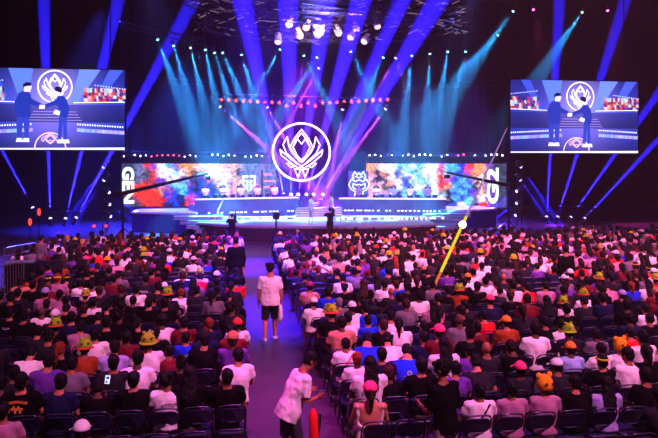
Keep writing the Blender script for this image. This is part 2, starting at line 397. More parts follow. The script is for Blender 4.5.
# ------------------------------------------------------------------ stage
deck_m = mat('stage_gloss', (110, 112, 150), .28, 0, .2, 2, .8)
face_m = mat('stage_face', (60, 62, 110), .5, 0, .2, 2, .5)
def prism(pts, z0, z1):
    n = len(pts); mb = MB()
    return mb.add([(x, y, z0) for x, y in pts]+[(x, y, z1) for x, y in pts], [tuple(reversed(range(n))), tuple(range(n, 2*n))]+[(i, (i+1) % n, n+(i+1) % n, n+i) for i in range(n)])
ZS = .9
fr = []
for px in range(196, 456, 20):
    t = (px-325)/130; p = at_z(px, 226.5-4.5*t**4, ZS); fr.append((p.x, p.y))
stage = tag(empty('stage', (0, 0, 0)), 'long low glossy blue stage with curved front edge facing the seats', 'stage')
xl, xr = fr[0][0], fr[-1][0]
put('deck', prism(fr+[(xr+2, 50.4), (xl-2, 50.4)], ZS-.12, ZS), deck_m, stage)
put('skirt', prism([(x*1.0, y+.06) for x, y in fr]+[(xr+2, 50.3), (xl-2, 50.3)], 0, ZS-.12), mat('stage_skirt', (30, 12, 20), .8), stage)
white_led = glow('led_white', (235, 235, 255), 3); soft_led = glow('led_soft', (150, 150, 255), 2.0)
for q, (x0, x1) in enumerate(((202, 296), (336, 446))):
    a = at_z(x0, 220.2, ZS); b = at_z(x1, 219.6, ZS); w = b-a
    st = put('step', prism([(a.x, a.y), (b.x, b.y), (b.x, b.y+.9), (a.x, a.y+.9)], ZS-.01, ZS+.16), deck_m, stage)
    m = MB()
    for i in range(24):
        if rnd.random() < .12: continue
        p = a+w*((i+.5+rnd.uniform(-.25, .25))/24); m.box((p.x, p.y-.015, ZS+.09), (.12+.10*rnd.random(), .03, .09))
    put('edge_lights', m, white_led, st)
# centre stairs behind the hosts
cs = tag(empty('stair', (0, 0, 0)), 'low dark stair at the middle of the stage behind the hosts', 'stairs')
for i in range(4):
    a = at_y(296, 200, 43.0+i*.45); b = at_y(342, 200, 43.0+i*.45)
    put('step', MB().box(((a.x+b.x)/2, 43.2+i*.45, ZS+.13*(i+1)/2), (b.x-a.x, .45, .13*(i+1))), deck_m, cs)
    put('nosing', MB().box(((a.x+b.x)/2, 42.97+i*.45, ZS+.13*(i+1)-.02), (b.x-a.x, .03, .03)), soft_led, cs)
# risers with players' desks
def riser(x0, x1, ya, yb, y0, y1, label):
    a = at_y(x0, y0, ya); b = at_y(x1, y1, yb); t = tag(empty('riser', (0, 0, 0)), label, 'desk riser')
    d = Vector((b.x-a.x, b.y-a.y, 0)).normalized(); nrm = Vector((-d.y, d.x, 0)); zt = (a.z+b.z)/2
    def q(p, o): return (p.x+nrm.x*o, p.y+nrm.y*o)
    put('platform', prism([q(a, .1), q(b, .1), q(b, 2.2), q(a, 2.2)], ZS, zt-.42), deck_m, t)
    put('front_panel', prism([q(a, 0), q(b, 0), q(b, .1), q(a, .1)], ZS, zt-.06), face_m, t)
    put('desk_top', prism([q(a, -.06), q(b, -.06), q(b, .75), q(a, .75)], zt-.06, zt), mat('desk_white', (170, 170, 200), .3), t)
    put('edge_strip', prism([q(a, -.10), q(b, -.10), q(b, -.06), q(a, -.06)], zt-.08, zt), glow('strip_violet', (190, 160, 255), 2.6), t)
    m = MB()
    for i in range(26):
        if rnd.random() < .15: continue
        p = a.lerp(b, (i+.5+rnd.uniform(-.2, .2))/26); m.box((p.x-nrm.x*.02, p.y-nrm.y*.02, ZS+.33), (.10+.08*rnd.random(), .03, .07))
    put('base_lights', m, white_led, t)
    return a, b, d, nrm, zt
RL = riser(195, 298, 42.6, 44.4, 199.5, 196.5, 'blue fronted desk riser left of the ring emblem')
RR = riser(339, 446, 44.4, 42.6, 196.5, 200.0, 'blue fronted desk riser right of the ring emblem')
# wings beside the stage with steps
for nm, xs, sx in (('left', (131, 196), 1), ('right', (447, 497), -1)):
    w = tag(empty('stage_wing', (0, 0, 0)), 'raised pale wing platform at the %s end of the stage' % nm, 'platform')
    a = at_y(xs[0], 208, 43.2); b = at_y(xs[1], 208, 41.2)
    if sx < 0: a = at_y(xs[0], 208, 41.2); b = at_y(xs[1], 208, 43.2)
    put('deck', prism([(a.x, a.y), (b.x, b.y), (b.x, 46.5), (a.x, 46.5)], 1.22, 1.34), mat('wing_top', (150, 145, 170), .3, 0, .2, 1), w)
    put('skirt', prism([(a.x+.05, a.y+.05), (b.x-.05, b.y+.05), (b.x-.05, 46.4), (a.x+.05, 46.4)], 0, 1.22), mat('wing_skirt', (28, 28, 110), .6), w)
    e = b if sx > 0 else a
    for i in range(4):
        xx = e.x+sx*(.0+.42*i)
        stp = put('step', MB().box((xx+sx*.2, 40.7-.25*i, 1.2-.24*i-.1), (3.0, .9+.2*i, .2)), deck_m, w)
        put('nosing', MB().box((xx+sx*.2, 40.22-.35*i, 1.29-.24*i), (3.0, .03, .035)), glow('nose_teal', (60, 110, 190), .8), stp)

# ------------------------------------------------------------------ led walls
PAL = dict(d=(55, 60, 85), s=(95, 105, 150), r=(235, 55, 40), o=(240, 150, 95), p=(120, 60, 190), b=(35, 55, 215), c=(95, 195, 235), w=(240, 232, 245), k=(20, 14, 62), t=(215, 165, 145), m=(220, 60, 165), g=(120, 165, 180))
def art(name, rows, W, H, parent, mt, seed):
    R = random.Random(seed); nr, nc = len(rows), len(rows[0]); sub = 5; NX, NZ = nc*sub, nr*sub; mb = MB(); cols = {}
    def C(u, v):
        u += .9*noise.noise(Vector((u*1.1, v*1.3, seed))); v += .9*noise.noise(Vector((u*1.3, v*1.1, seed+9)))
        u = min(nc-1.001, max(0, u-.5)); v = min(nr-1.001, max(0, v-.5)); c, r = int(u), int(v); a, b = u-c, v-r; a = a*a*(3-2*a); b = b*b*(3-2*b)
        K = [lin(PAL[rows[min(nr-1, r+j)][min(nc-1, c+i)]]) for j in (0, 1) for i in (0, 1)]
        f = 1+.75*noise.noise(Vector((u*2.5, v*2.5, seed+4))); return tuple(min(1, f*((K[0][q]*(1-a)+K[1][q]*a)*(1-b)+(K[2][q]*(1-a)+K[3][q]*a)*b)) for q in range(3))+(1,)
    vs = []
    for j in range(NZ+1):
        for i in range(NX+1): vs.append(((i/NX-.5)*W, -.09, (.5-j/NZ)*H))
    o = len(mb.v); mb.v += vs; mb.c += [C(i/sub, j/sub) for j in range(NZ+1) for i in range(NX+1)]
    mb.f += [(j*(NX+1)+i, (j+1)*(NX+1)+i, (j+1)*(NX+1)+i+1, j*(NX+1)+i+1) for j in range(NZ) for i in range(NX)]
    return put(name, mb, mt, parent)
artm = glow_attr('led_artwork', 1.7, .55)
LROWS = ['ddsrpwcpootwwwtttsggttss', 'ddsdrwwcwokowwwtkkgtosss', 'ddsdrpwwpkkpowwttkkgcstss'[:23], 'drrrdppccpkbbtwpttkkgtgss'[:23], 'drrrropbcbkbbkwmotgtgggts'[:23], 'ddrrrrbbkmbbbbwmtggggtgss'[:23], 'dddrrrkbkrmkbbomtggwggtss'[:23]]
LROWS = [r[:17].ljust(22, 's') for r in LROWS]
RROWS = [x[:17]+'pdd' for x in ['otwwccwcwwmccbroorpd', 'okowbwcgwwrcbbmooord', 'tkktwbwcgwrmbcbtword', 'otkowbcwgwrocbcktmrd', 'ootbkcbcgwgkbcbptpmd', 'tobkbwcbcgwkcbcpwmmb', 'obbkwcbcwgwkbwckrpmr']]
def led_wall(x0, x1, y0, y1, Y, rows, label, seed):
    a = at_y(x0, y0, Y); b = at_y(x1, y1, Y); c = (a+b)/2; W = b.x-a.x; H = a.z-b.z
    t = tag(empty('video_display', c), label, 'video wall')
    put('cabinet', MB().box((0, .12, 0), (W+.15, .4, H+.12)), blackm, t)
    art('display', rows, W, H, t, artm, seed)
    hd = put('header', MB().box((0, -.25, H/2+.32), (W+.2, .8, .42)), blackm, t)
    put('foot_rail', MB().box((0, -.1, -H/2-.2), (W+.1, .6, .26)), blackm, t)
    return t, c, W, H
def text_mesh(txt, size, ext, bold=.02):
    cu = bpy.data.curves.new('lettering', 'FONT'); cu.body = txt; cu.size = size; cu.extrude = ext; cu.offset = bold; cu.align_x = 'CENTER'; cu.align_y = 'CENTER'; cu.resolution_u = 4
    o = bpy.data.objects.new('tmp', cu); COL.objects.link(o); dg = bpy.context.evaluated_depsgraph_get()
    me = bpy.data.meshes.new_from_object(o.evaluated_get(dg)); bpy.data.objects.remove(o); me.materials.clear(); me.name = 'lettering'; return me
lett = glow('lettering_white', (225, 250, 255), 1.6)
LW = led_wall(122, 276, 163.5, 205.5, 47.2, LROWS, 'wide video wall of colourful artwork with sideways GEN lettering', 3)
RW = led_wall(366, 506, 163.5, 207.5, 47.2, RROWS, 'wide video wall of colourful artwork with sideways G2 lettering', 8)
def letters(t, px, py, txt, rot, sz, sxy):
    p = at_y(px, py, 47.05)-t.location; o = link('lettering', text_mesh(txt, sz, .02, .05), t, lett); o.location = (p.x, -.13, p.z)
    o.rotation_euler = Matrix(((math.cos(rot), 0, math.sin(rot)), (0, 1, 0), (-math.sin(rot), 0, math.cos(rot)))).to_4x4().to_euler() if 0 else (Matrix.Rotation(rot, 3, 'Y') @ Matrix.Rotation(PI/2, 3, 'X')).to_euler()
    o.scale = (sxy, 1, 1)
letters(LW[0], 127.5, 185.5, 'GEN', PI/2, .88*1.2, 1.25)
letters(RW[0], 493.5, 186, 'G2', -PI/2, 1.22, 1.85)
# emblem of two mirrored G shapes, forming a shield
def gen_logo(t, px, py, hw, hh):
    p = at_y(px, py, 47.05)-t.location; mb = MB()
    def poly(pts, s):
        pts = [(p.x+s*x*hw, p.z+y*hh) for x, y in pts]
        if s < 0: pts = pts[::-1]
        n = len(pts); mb.add([(x, -.12, z) for x, z in pts]+[(x, -.16, z) for x, z in pts], [tuple(range(n)), tuple(range(2*n-1, n-1, -1))]+[(i, n+i, n+(i+1) % n, (i+1) % n) for i in range(n)])
    for s in (1, -1):
        poly([(.10, 1), (1, 1), (1, .72), (.10, .72)], s); poly([(1, .72), (1, -.15), (.72, .0), (.72, .72)], s)
        poly([(1, -.15), (.10, -1), (.10, -.62), (.72, .0)], s); poly([(.10, .42), (.55, .42), (.55, .15), (.38, .15), (.38, -.30), (.10, -.55)], s)
    put('emblem', mb, lett, t)
gen_logo(LW[0], 249, 183.5, .48, .60)

def strokes(lines, c, r, w, n=6, mirror=True, Y=None):
    mb = MB()
    for L in lines:
        for s in ((1, -1) if mirror else (1,)):
            P = [Vector((c.x+s*x*r, c.y, c.z+y*r)) for x, y in L]
            for a, b in zip(P, P[1:]):
                if (b-a).length > 1e-5: mb.loft([a, b], w, n=n)
            for a in P: mb.ball(a, w, None, n, 4)
    return mb
neon = glow('neon_pink', (255, 195, 255), 4.5); neonw = glow('neon_white', (215, 235, 255), 2.2)
EMB = [[(0, .79), (-.26, .46), (-.40, .16), (-.2, -.18), (0, -.36)], [(0, .66), (-.20, .42), (-.30, .17), (-.14, -.15), (0, -.28)], [(-.27, .22), (-.14, .46), (0, .28)],
       [(-.5, .53), (-.65, .25), (-.52, -.05), (-.12, -.42), (.14, -.60)], [(-.5, .53), (-.44, .2), (-.33, -.02), (-.05, -.34)], [(-.75, .08), (-.70, -.12), (-.30, -.44), (0, -.62)], [(-.75, .08), (-.5, -.14), (-.15, -.42)],
       [(-.52, -.40), (-.36, -.54), (-.24, -.5), (-.38, -.4), (-.52, -.40)], [(-.25, -.58), (-.12, -.90), (-.04, -.62), (-.25, -.58)]]
rc = at_y(301.5, 152, 46.2); r_ = 28.6/F*(at_y(301, 152, 46.2).x*sy+46.2*cy)
ring = tag(empty('ring_emblem', rc), 'large glowing pink ring with winged hood emblem hanging behind the stage', 'neon sign')
mb = MB(); N = 64
for k in range(N):
    a, b = 2*PI*k/N, 2*PI*(k+1)/N; mb.loft([(math.cos(a)*r_, 0, math.sin(a)*r_), (math.cos(b)*r_, 0, math.sin(b)*r_)], .062, n=8, cap=False)
put('ring', mb, neon, ring, True)
put('emblem', strokes(EMB, Vector((0, 0, 0)), r_, .033), neon, ring, True)
mb = MB(); 
for k in range(N):
    a, b = 2*PI*k/N, 2*PI*(k+1)/N; mb.loft([(math.cos(a)*r_, .12, math.sin(a)*r_), (math.cos(b)*r_, .12, math.sin(b)*r_)], .1, n=6, cap=False)
mb.loft([(0, .12, r_), (0, .12, r_+9)], .012, n=5).loft([(-1, .12, r_*.87), (-1, .12, r_+9)], .012, n=5).loft([(1, .12, r_*.87), (1, .12, r_+9)], .012, n=5)
put('hanging_frame', mb, blackm, ring)
g2c = at_y(359, 184, 46.6)
M2 = [[(-.35, 1.0), (-.15, .72), (0, .9)], [(-.35, 1.0), (-.55, .62), (-.42, .45), (-.62, .38), (-.30, .2), (0, .34)], [(-.62, .38), (-.85, -.05), (-.62, -.45), (-.30, -.62), (-.35, -.95)], [(-.48, .05), (-.15, -.1), (0, -.02)], [(-.48, .05), (-.5, -.3), (-.2, -.45), (0, -.38)], [(-.25, -.62), (0, -.72)], [(-.3, .62), (0, .5)]]
g2e = tag(put('mask_emblem', strokes(M2, Vector((0, 0, 0)), .92, .036), neonw, None, True, g2c), 'white glowing horned mask emblem beside the video wall', 'sign')
put('emblem_backing', MB().box((0, .15, 0), (1.5, .05, 1.9)), face_m, g2e); 
# neon bars beside the ring
for nm, rows_ in (('left', ((262, 272, 174.5), (262, 275, 181), (262, 276, 187))), ('right', ((377, 368, 176), (379, 366, 184), (374, 366, 190)))):
    t = tag(empty('neon_bar_stack', (0, 0, 0)), 'stack of short pink neon bars on the %s side of the ring' % nm, 'light bars')
    for x0, x1, yy in rows_:
        x0 += 2 if nm == 'left' else 0
        a = at_y(x0, yy, 46.9); b = at_y(x1, yy, 46.9); put('bar', MB().loft([a, b], .05, n=8), glow('neon_red', (255, 90, 150), 3), t)
    a = at_y(rows_[0][0], 170, 47.0); put('post', MB().loft([a, (a.x, a.y, 1)], .05, n=8), blackm, t)
for nm, x0, x1 in (('left', 278, 284), ('right', 320, 338)): pass
for i, yy in enumerate((176, 182, 188, 193)):
    pass
# backdrop cloth, added to catch blue light and give a navy ground
bk = at_y(120, 100, 51); bk2 = at_y(505, 100, 51)
cl = MB(); n = 160; vs = []
for i in range(n+1):
    x = bk.x+(bk2.x-bk.x)*i/n; y = 51+.09*math.sin(i*.9)+.04*math.sin(i*2.3)
    vs += [(x, y, .6), (x, y, 18)]
cl.add(vs, [(2*i, 2*i+2, 2*i+3, 2*i+1) for i in range(n)])
o = put('added_curtain', cl, mat('curtain_navy', (14, 16, 36), .95, 0, .1, 4, .05), None, True); tag(o, 'tall pleated dark navy curtain added across the back of the stage', 'curtain')

# ------------------------------------------------------------------ side screens
def vid(t, W, H, parent_mat):
    mb = MB()
    def quad(u0, v0, u1, v1, col, e=.0, cols=None):
        c = [lin(x)+(1,) for x in (cols or [col]*4)]
        o = len(mb.v); mb.v += [((u0-.5)*W, -.1-e, (v0-.5)*H), ((u1-.5)*W, -.1-e, (v0-.5)*H), ((u1-.5)*W, -.1-e, (v1-.5)*H), ((u0-.5)*W, -.1-e, (v1-.5)*H)]; mb.c += c; mb.f.append((o, o+1, o+2, o+3))
    def poly(pts, col, e):
        o = len(mb.v); n = len(pts); mb.v += [((u-.5)*W, -.1-e, (v-.5)*H) for u, v in pts]; mb.c += [lin(col)+(1,)]*n; mb.f.append(tuple(range(o, o+n)))
    def line(a, b, w, col, e):
        a = Vector(((a[0]-.5)*W, (a[1]-.5)*H)); b = Vector(((b[0]-.5)*W, (b[1]-.5)*H)); d = (b-a).normalized(); nn = Vector((-d.y, d.x))*w/2
        o = len(mb.v); mb.v += [(p.x, -.1-e, p.y) for p in (a-nn, b-nn, b+nn, a+nn)]; mb.c += [lin(col)+(1,)]*4; mb.f.append((o, o+1, o+2, o+3))
    # backdrop columns, brighter in the middle of the pictured stage
    NB = 28
    def top(u): k = math.exp(-((u-.54)/.26)**2); return (int(30+115*k), int(45+85*k), int(165+85*k))
    def low(u): k = math.exp(-((u-.54)/.3)**2); return (int(28+80*k), int(42+55*k), int(150+70*k))
    def dk(c, f): return tuple(int(x*f) for x in c)
    for i in range(NB):
        a, b = i/NB, (i+1)/NB
        quad(a, .56, b, 1, None, 0, [top(a), top(b), dk(top(b), .62), dk(top(a), .62)])
        quad(a, .34, b, .56, None, 0, [dk(low(a), .55), dk(low(b), .55), dk(low(b), .75), dk(low(a), .75)])
        quad(a, .0, b, .34, None, 0, [dk(low(a), .55), dk(low(b), .55), low(b), low(a)])
    for (a, b, c, col) in ((.24, .40, .34, (80, 110, 245)), (.70, .84, .66, (95, 120, 250)), (.90, .99, .80, (60, 80, 230)), (.08, .15, .24, (50, 70, 215))):
        poly([(a, 1), (c-.02, .57), (c+.02, .57), (b, 1)][::-1], col, .003)
    R = random.Random(2)
    for (u0, u1) in ((0, .21), (.73, 1.0)):
        n = int((u1-u0)/.013)
        for i in range(n):
            for j in range(4):
                col = R.choice([(230, 60, 60), (235, 225, 240), (60, 40, 150), (240, 130, 110), (180, 210, 245), (40, 40, 120), (235, 235, 250), (150, 60, 170)])
                a = u0+(u1-u0)*i/n; sl = .012*math.sin(i*1.3+j); poly([(a, .60+.04*j), (a+(u1-u0)/n*1.5, .595+.04*j+sl), (a+(u1-u0)/n*1.2, .645+.04*j+sl), (a-.004, .65+.04*j-sl)], tuple(int(q*.8) for q in col), .004+.0002*j)
    for i in range(12):
        for u0, s in ((0, -1), (.80, 1)):
            u = u0+.018*i; quad(u, .80-.004*i*s, u+.009, .812-.004*i*s, (190, 200, 255), .005)
    line((0, .60), (.30, .585), .05, (225, 225, 255), .006); line((.66, .585), (1, .60), .05, (235, 235, 255), .006)
    for i, v in enumerate((.47, .435, .40, .365)): line((.40-.012*i, v), (.68+.012*i, v), .03, (165, 140, 240), .006)
    for i in range(26):
        for u0 in (0, .585):
            u = u0+i*.0165
            if .38 < u < .68 or u > .99: continue
            vv = .33-.10*abs(u-.54); line((u, vv), (u+.009, vv), .10, (225, 230, 255), .006); line((u, vv-.07), (u+.0165, vv-.072), .22, (110+R.randint(0, 60), 115+R.randint(0, 50), 240), .005)
    # ring and emblem of the pictured stage
    c = (.54, .78); rr = .20*H
    def rp(x, y): return (c[0]+x*rr/W, c[1]+y*rr/H)
    for k in range(40):
        a, b = 2*PI*k/40, 2*PI*(k+1)/40; line(rp(math.cos(a), math.sin(a)), rp(math.cos(b), math.sin(b)), .09, (235, 225, 255), .007)
    for L in EMB:
        for s in (1, -1):
            for p, q in zip(L, L[1:]): line(rp(s*p[0], p[1]), rp(s*q[0], q[1]), .06, (240, 225, 255), .008)
    for k in range(24):
        a, b = PI*k/24, PI*(k+1)/24; line((.51+.10*math.cos(a), .02+.19*math.sin(a)), (.51+.10*math.cos(b), .02+.19*math.sin(b)), .07, (230, 190, 250), .007)
    for L in EMB[:5]:
        for s in (1, -1):
            for p, q in zip(L, L[1:]): line((.51+s*p[0]*.09, .02+.16*(.8-p[1]*.6)), (.51+s*q[0]*.09, .02+.16*(.8-q[1]*.6)), .05, (225, 170, 240), .008)
    poly([(0, .0), (1, .0), (1, .03), (0, .015)], (215, 215, 250), .007)
    # two pictured men shaking hands
    raw = poly
    def poly(pts, col, e):
        m2 = sum(u for u, v in pts)/len(pts) > .40 or col == (245, 225, 245)
        raw([((u*.87+.155, v*.9) if m2 else (.28+(u-.125)*.87, v*.92+.012)) for u, v in pts], col, e)
    skin, suit, leg, hr = (225, 190, 220), (28, 45, 150), (40, 55, 165), (16, 18, 60)
    man1 = [(.125, .42), (.24, .42), (.245, .60), (.262, .66), (.33, .600), (.335, .575), (.315, .565), (.25, .585), (.245, .72), (.225, .765), (.19, .775), (.155, .74), (.125, .62)]
    poly([(.140, .45), (.235, .45), (.228, .13), (.20, .13), (.19, .38), (.172, .13), (.142, .13)][::-1], leg, .010)
    poly(man1, suit, .011); poly([(.195, .76), (.24, .76), (.252, .82), (.245, .86), (.205, .86), (.193, .81)], skin, .012); poly([(.190, .79), (.20, .83), (.25, .845), (.245, .885), (.21, .89), (.187, .86)][::-1], hr, .013)
    man2 = [(.47, .46), (.535, .44), (.55, .56), (.535, .68), (.51, .74), (.465, .74), (.445, .68), (.37, .625), (.345, .605), (.345, .575), (.37, .57), (.445, .615), (.468, .60)]
    poly([(.475, .48), (.53, .48), (.535, .12), (.507, .12), (.503, .38), (.49, .12), (.462, .12)][::-1], leg, .010)
    poly(man2, suit, .011); poly([(.448, .75), (.485, .75), (.488, .83), (.445, .83), (.440, .78)], skin, .012); poly([(.44, .815), (.49, .78), (.498, .84), (.475, .875), (.445, .865)], hr, .013)
    poly([(.325, .56), (.365, .56), (.37, .61), (.33, .615)], (245, 225, 245), .014); poly([(.43, .50), (.475, .47), (.482, .53), (.445, .55)], (230, 230, 245), .014)
    for x0 in (.135, .185, .458, .502): poly([(x0, .09), (x0+.05, .09), (x0+.045, .14), (x0+.008, .14)], (235, 235, 250), .014)
    return put('display', mb, glow_attr('screen_picture', 1.9), t)
def side_screen(tl, tr, bl, Y, label, rz):
    a = at_y(*tl, Y); b = at_y(*tr, Y); c0 = at_y(*bl, Y); W = (b.x-a.x); H = a.z-c0.z
    t = tag(empty('video_screen', (a+b)/2-Vector((0, 0, H/2)), rz), label, 'screen')
    put('cabinet', MB().box((0, .08, 0), (W+.12, .3, H+.12)), blackm, t); vid(t, W, H, None)
    for s in (-1, 1): put('hanging_cable', MB().loft([(s*W*.4, .1, H/2), (s*W*.4, .1, 17)], .03, n=6), blackm, t)
    return t
side_screen((-29, 68), (125, 70), (-29, 150), 41.5, 'big screen hanging left of the stage showing two men shaking hands', 0)
side_screen((510, 81), (637, 81), (510, 154), 41.5, 'big screen hanging right of the stage showing two men shaking hands', 0)

# ------------------------------------------------------------------ light fixtures and beams
def fixture_meshes():
    h = MB(); h.loft([(0, 0, .18), (0, 0, .14), (0, 0, -.02), (0, 0, -.16), (0, 0, -.20)], [.08, .12, .14, .15, .145], n=14)
    l = MB(); l.ball((0, 0, -.20), (.13, .13, .11), None, 14, 10)
    y = MB(); y.box((-.18, 0, .12), (.03, .08, .34)).box((.18, 0, .12), (.03, .08, .34)).box((0, 0, .30), (.39, .08, .03))
    b = MB(); b.box((0, 0, .38), (.34, .26, .13), bev=.02)
    return h.mesh('lamp_head', None, True), l.mesh('lens'), y.mesh('yoke'), b.mesh('lamp_base')
FX = fixture_meshes()
def fixture(p, q, lens, label, group=None, k=1.0, light=True, full=True, cat='stage light', name='stage_light', body=None):
    d = (q-p).normalized(); t = tag(empty(name, p), label, cat, group); t.rotation_euler = d.to_track_quat('-Z', 'Y').to_euler(); t.scale = (k,)*3
    link('lamp_head', FX[0], t, body or blackm); link('lens', FX[1], t, lens)
    if full: link('yoke', FX[2], t, blackm); link('lamp_base', FX[3], t, blackm)
    return t
def spot(p, q, col, e, ang, rad=.03, blend=.35, off=.36):
    d = (q-p).normalized(); l = bpy.data.lights.new('beam_or_wash_light', 'SPOT'); l.energy = e; l.color = col; l.spot_size = math.radians(ang); l.spot_blend = blend; l.shadow_soft_size = rad
    o = bpy.data.objects.new('beam_or_wash_light', l); COL.objects.link(o); o.location = p+d*off; o.rotation_euler = d.to_track_quat('-Z', 'Y').to_euler(); return o
lens_b = glow('lens_blue', (150, 140, 255), 8); lens_r = glow('lens_red', (255, 50, 40), 10); lens_t = glow('lens_teal', (120, 220, 245), 8); lens_w = glow('lens_white', (235, 240, 255), 12); lens_p = glow('lens_pink', (255, 170, 200), 3)
BLUE = (.022, .012, 1.0); VIO = (.025, .008, 1.0); MAG = (.45, .06, 1.0); TEAL = (.015, .28, .8)
E0 = 1.0
def beam(src, dst, Y, col, e, ang, lens, label, Y2=None, k=1.0, **kw):
    p = at_y(*src, Y); q = at_y(*dst, Y2 or Y); fixture(p, q, lens, label, k=k, **kw); spot(p, q, col, e*E0, ang, .03)
KB = 42000000
fl = [((50.5, 224), (44, 10), 3.6), ((65, 224), (116, 10), 3.8), ((75, 223), (172, 40), 4.0), ((34, 213), (3, 152), 3.4)]
for i, (s, d, a) in enumerate(fl): beam((s[0], s[1]-3), d, 43.5, BLUE, KB, a, lens_b, k=.75, label= 'floor light throwing a blue beam upward, %s from the left of the hall' % ['second', 'third', 'fourth', 'first'][i])
fr_ = [((546.5, 222), (559, 10), 3.4), ((557, 222), (622, 10), 3.4), ((569.5, 222), (655, 98), 3.4), ((583, 223), (658, 140), 3.2)]
for i, (s, d, a) in enumerate(fr_): beam((s[0], s[1]-3), d, 43.5, BLUE, KB, a, lens_b, k=.75, label= 'floor light throwing a blue beam upward, %s of the four right of the stage' % ORD[i])
# centre fan: sources on the stage floor behind the hosts
for i, (s, d) in enumerate((((284, 196), (243, 0)), ((291, 196), (288, 0)), ((298, 196), (326, 0)), ((306, 196), (361, 0)), ((313, 196), (400, 0)), ((322, 196), (438, 0)))):
    beam(s, d, 48.5, VIO, KB*1.25, 4.2, lens_b, 'floor light at stage centre throwing a violet beam upward, %s from the left' % ORD[i], Y2=34.5)
# violet down beams from the red lamp truss
for i, (s, d, a) in enumerate((((218, 105), (292, 170), 7), ((266, 105), (300, 165), 6), ((387, 107), (325, 190), 6), ((343, 107), (333, 165), 5), ((320, 66), (262, 170), 4), ((397, 56), (318, 190), 4))):
    beam(s, d, 45.0, MAG, KB*.20, a, lens_b, 'violet spot on the truss aimed at the ring, %s from the left' % ['first', 'second', 'sixth', 'fourth', 'third', 'fifth'][i], k=.8)
# side columns of lamps
for nm, xs, dx in (('left', ((105, 165), (105.5, 178), (107, 191), (107.5, 203), (108.5, 215)), 1), ('right', ((519.5, 165), (519, 178), (518.5, 190), (518.5, 202), (517.5, 214)), -1)):
    tw = tag(empty('light_tower', (0, 0, 0)), 'narrow lamp tower standing at the %s end of the video walls' % nm, 'tower')
    a = at_y(xs[0][0], 160, 44.4); 
    for s in (-1, 1): put('upright', MB().loft([(a.x+s*.16, 44.4, 0), (a.x+s*.16, 44.4, a.z)], .03, n=8), blackm, tw)
    m_ = MB()
    for k in range(12): z = .2+k*a.z/12; m_.loft([(a.x-.16, 44.4, z), (a.x+.16, 44.4, z+.35)], .015, n=5)
    put('bracing', m_, blackm, tw)
    for i, s in enumerate(xs):
        beam(s, (s[0]+dx*28, s[1]+20) if i > 1 else (s[0]-dx*30+dx*0, s[1]+44), 44.0, BLUE, KB*.09, 6, lens_b, 'blue lamp on the %s tower, %s from the top' % (nm, ORD[i]), k=.8)
# red lamp row on its truss
reds = [222+7.2*i for i in range(24)]
def truss(a, b, w, n, label, name='lighting_truss', m=None, r=.028):
    t = tag(empty(name, (0, 0, 0)), label, 'truss'); d = b-a; up = Vector((0, 0, w)); sd = d.cross(up).normalized()*w
    co = [Vector((0, 0, 0)), up, sd, up+sd]
    for c in co: put('chord', MB().loft([a+c, b+c], r, n=6), m or metal, t)
    mb = MB()
    for k in range(n):
        p = a+d*k/n; q = a+d*(k+1)/n
        for i, j in ((0, 1), (0, 2), (1, 3), (2, 3)): mb.loft([p+co[i], q+co[j]], r*.6, n=4)
    put('bracing', mb, m or metal, t)
    for f in (.15, .85): c_ = a+d*f; put('hanging_cable', MB().loft([(c_.x, c_.y, c_.z), (c_.x, c_.y, 26)], .012, n=4), blackm, t)
    return t
truss(at_y(206, 99, 45.5), at_y(404, 105, 45.5), .35, 34, 'long dark truss carrying the row of red lamps above the ring', m=blackm)
for i, x in enumerate(reds):
    y = 98.5+3.5*math.sin(i/23*PI)+ (1.5 if 7 < i < 15 else 0)*((i % 2)*2)
    p = at_y(x, y, 45.2); q = at_y(x-22, y+40, 45.2)
    fixture(p, p+Vector((-.2, -.8, -.6)), lens_r, 'small red lamp, %s from the left in the row over the ring' % ordn(i+1), 'red lamps in the row over the ring', k=.75, full=False)
    if i % 2 == 0: spot(p, q, (1, .02, .06), 300000, 2.2, .05)
# teal spots
teal = [((157, 38), (166, 62)), ((173, 44), (180, 68)), ((190, 46), (197, 75)), ((205, 48), (211, 78)), ((214, 51), (224, 84)), ((222, 51), (236, 84)), ((281, 48), (264, 76)), ((303, 54), (316, 80)), ((241, 53), (250, 82)), ((318, 56), (300, 84)), ((384, 56), (372, 82)),
        ((350, 50), (362, 74)), ((412, 54), (408, 86)), ((430, 52), (428, 88)), ((448, 50), (442, 86)), ((466, 50), (456, 88)), ((499, 34), (472, 62)), ((514, 10), (494, 38)), ((583, 11), (566, 36))]
order = sorted(range(len(teal)), key=lambda k: teal[k][0][0])
for r, k in enumerate(order):
    s, d = teal[k]; beam(s, d, 43.0, TEAL, 1700000 if s[0] < 245 else 1400000 if s[0] < 400 else 1300000, 12, lens_t, 'small white-blue spot under the rig, %s from the left' % ordn(r+1), k=.6, Y2=42.6)
for i, s in enumerate(((533, 8), (607, 9))):
    p = at_y(*s, 43); fixture(p, p+Vector((0, -.5, -1)), glow('lens_magenta', (255, 90, 190), 8), 'pink lamp in the dark ceiling %s the right screen' % ('left above' if i == 0 else 'right above'), k=.7)
    spot(p, p+Vector((.2, 0, -1)), (1, .1, .5), 25000, 20)
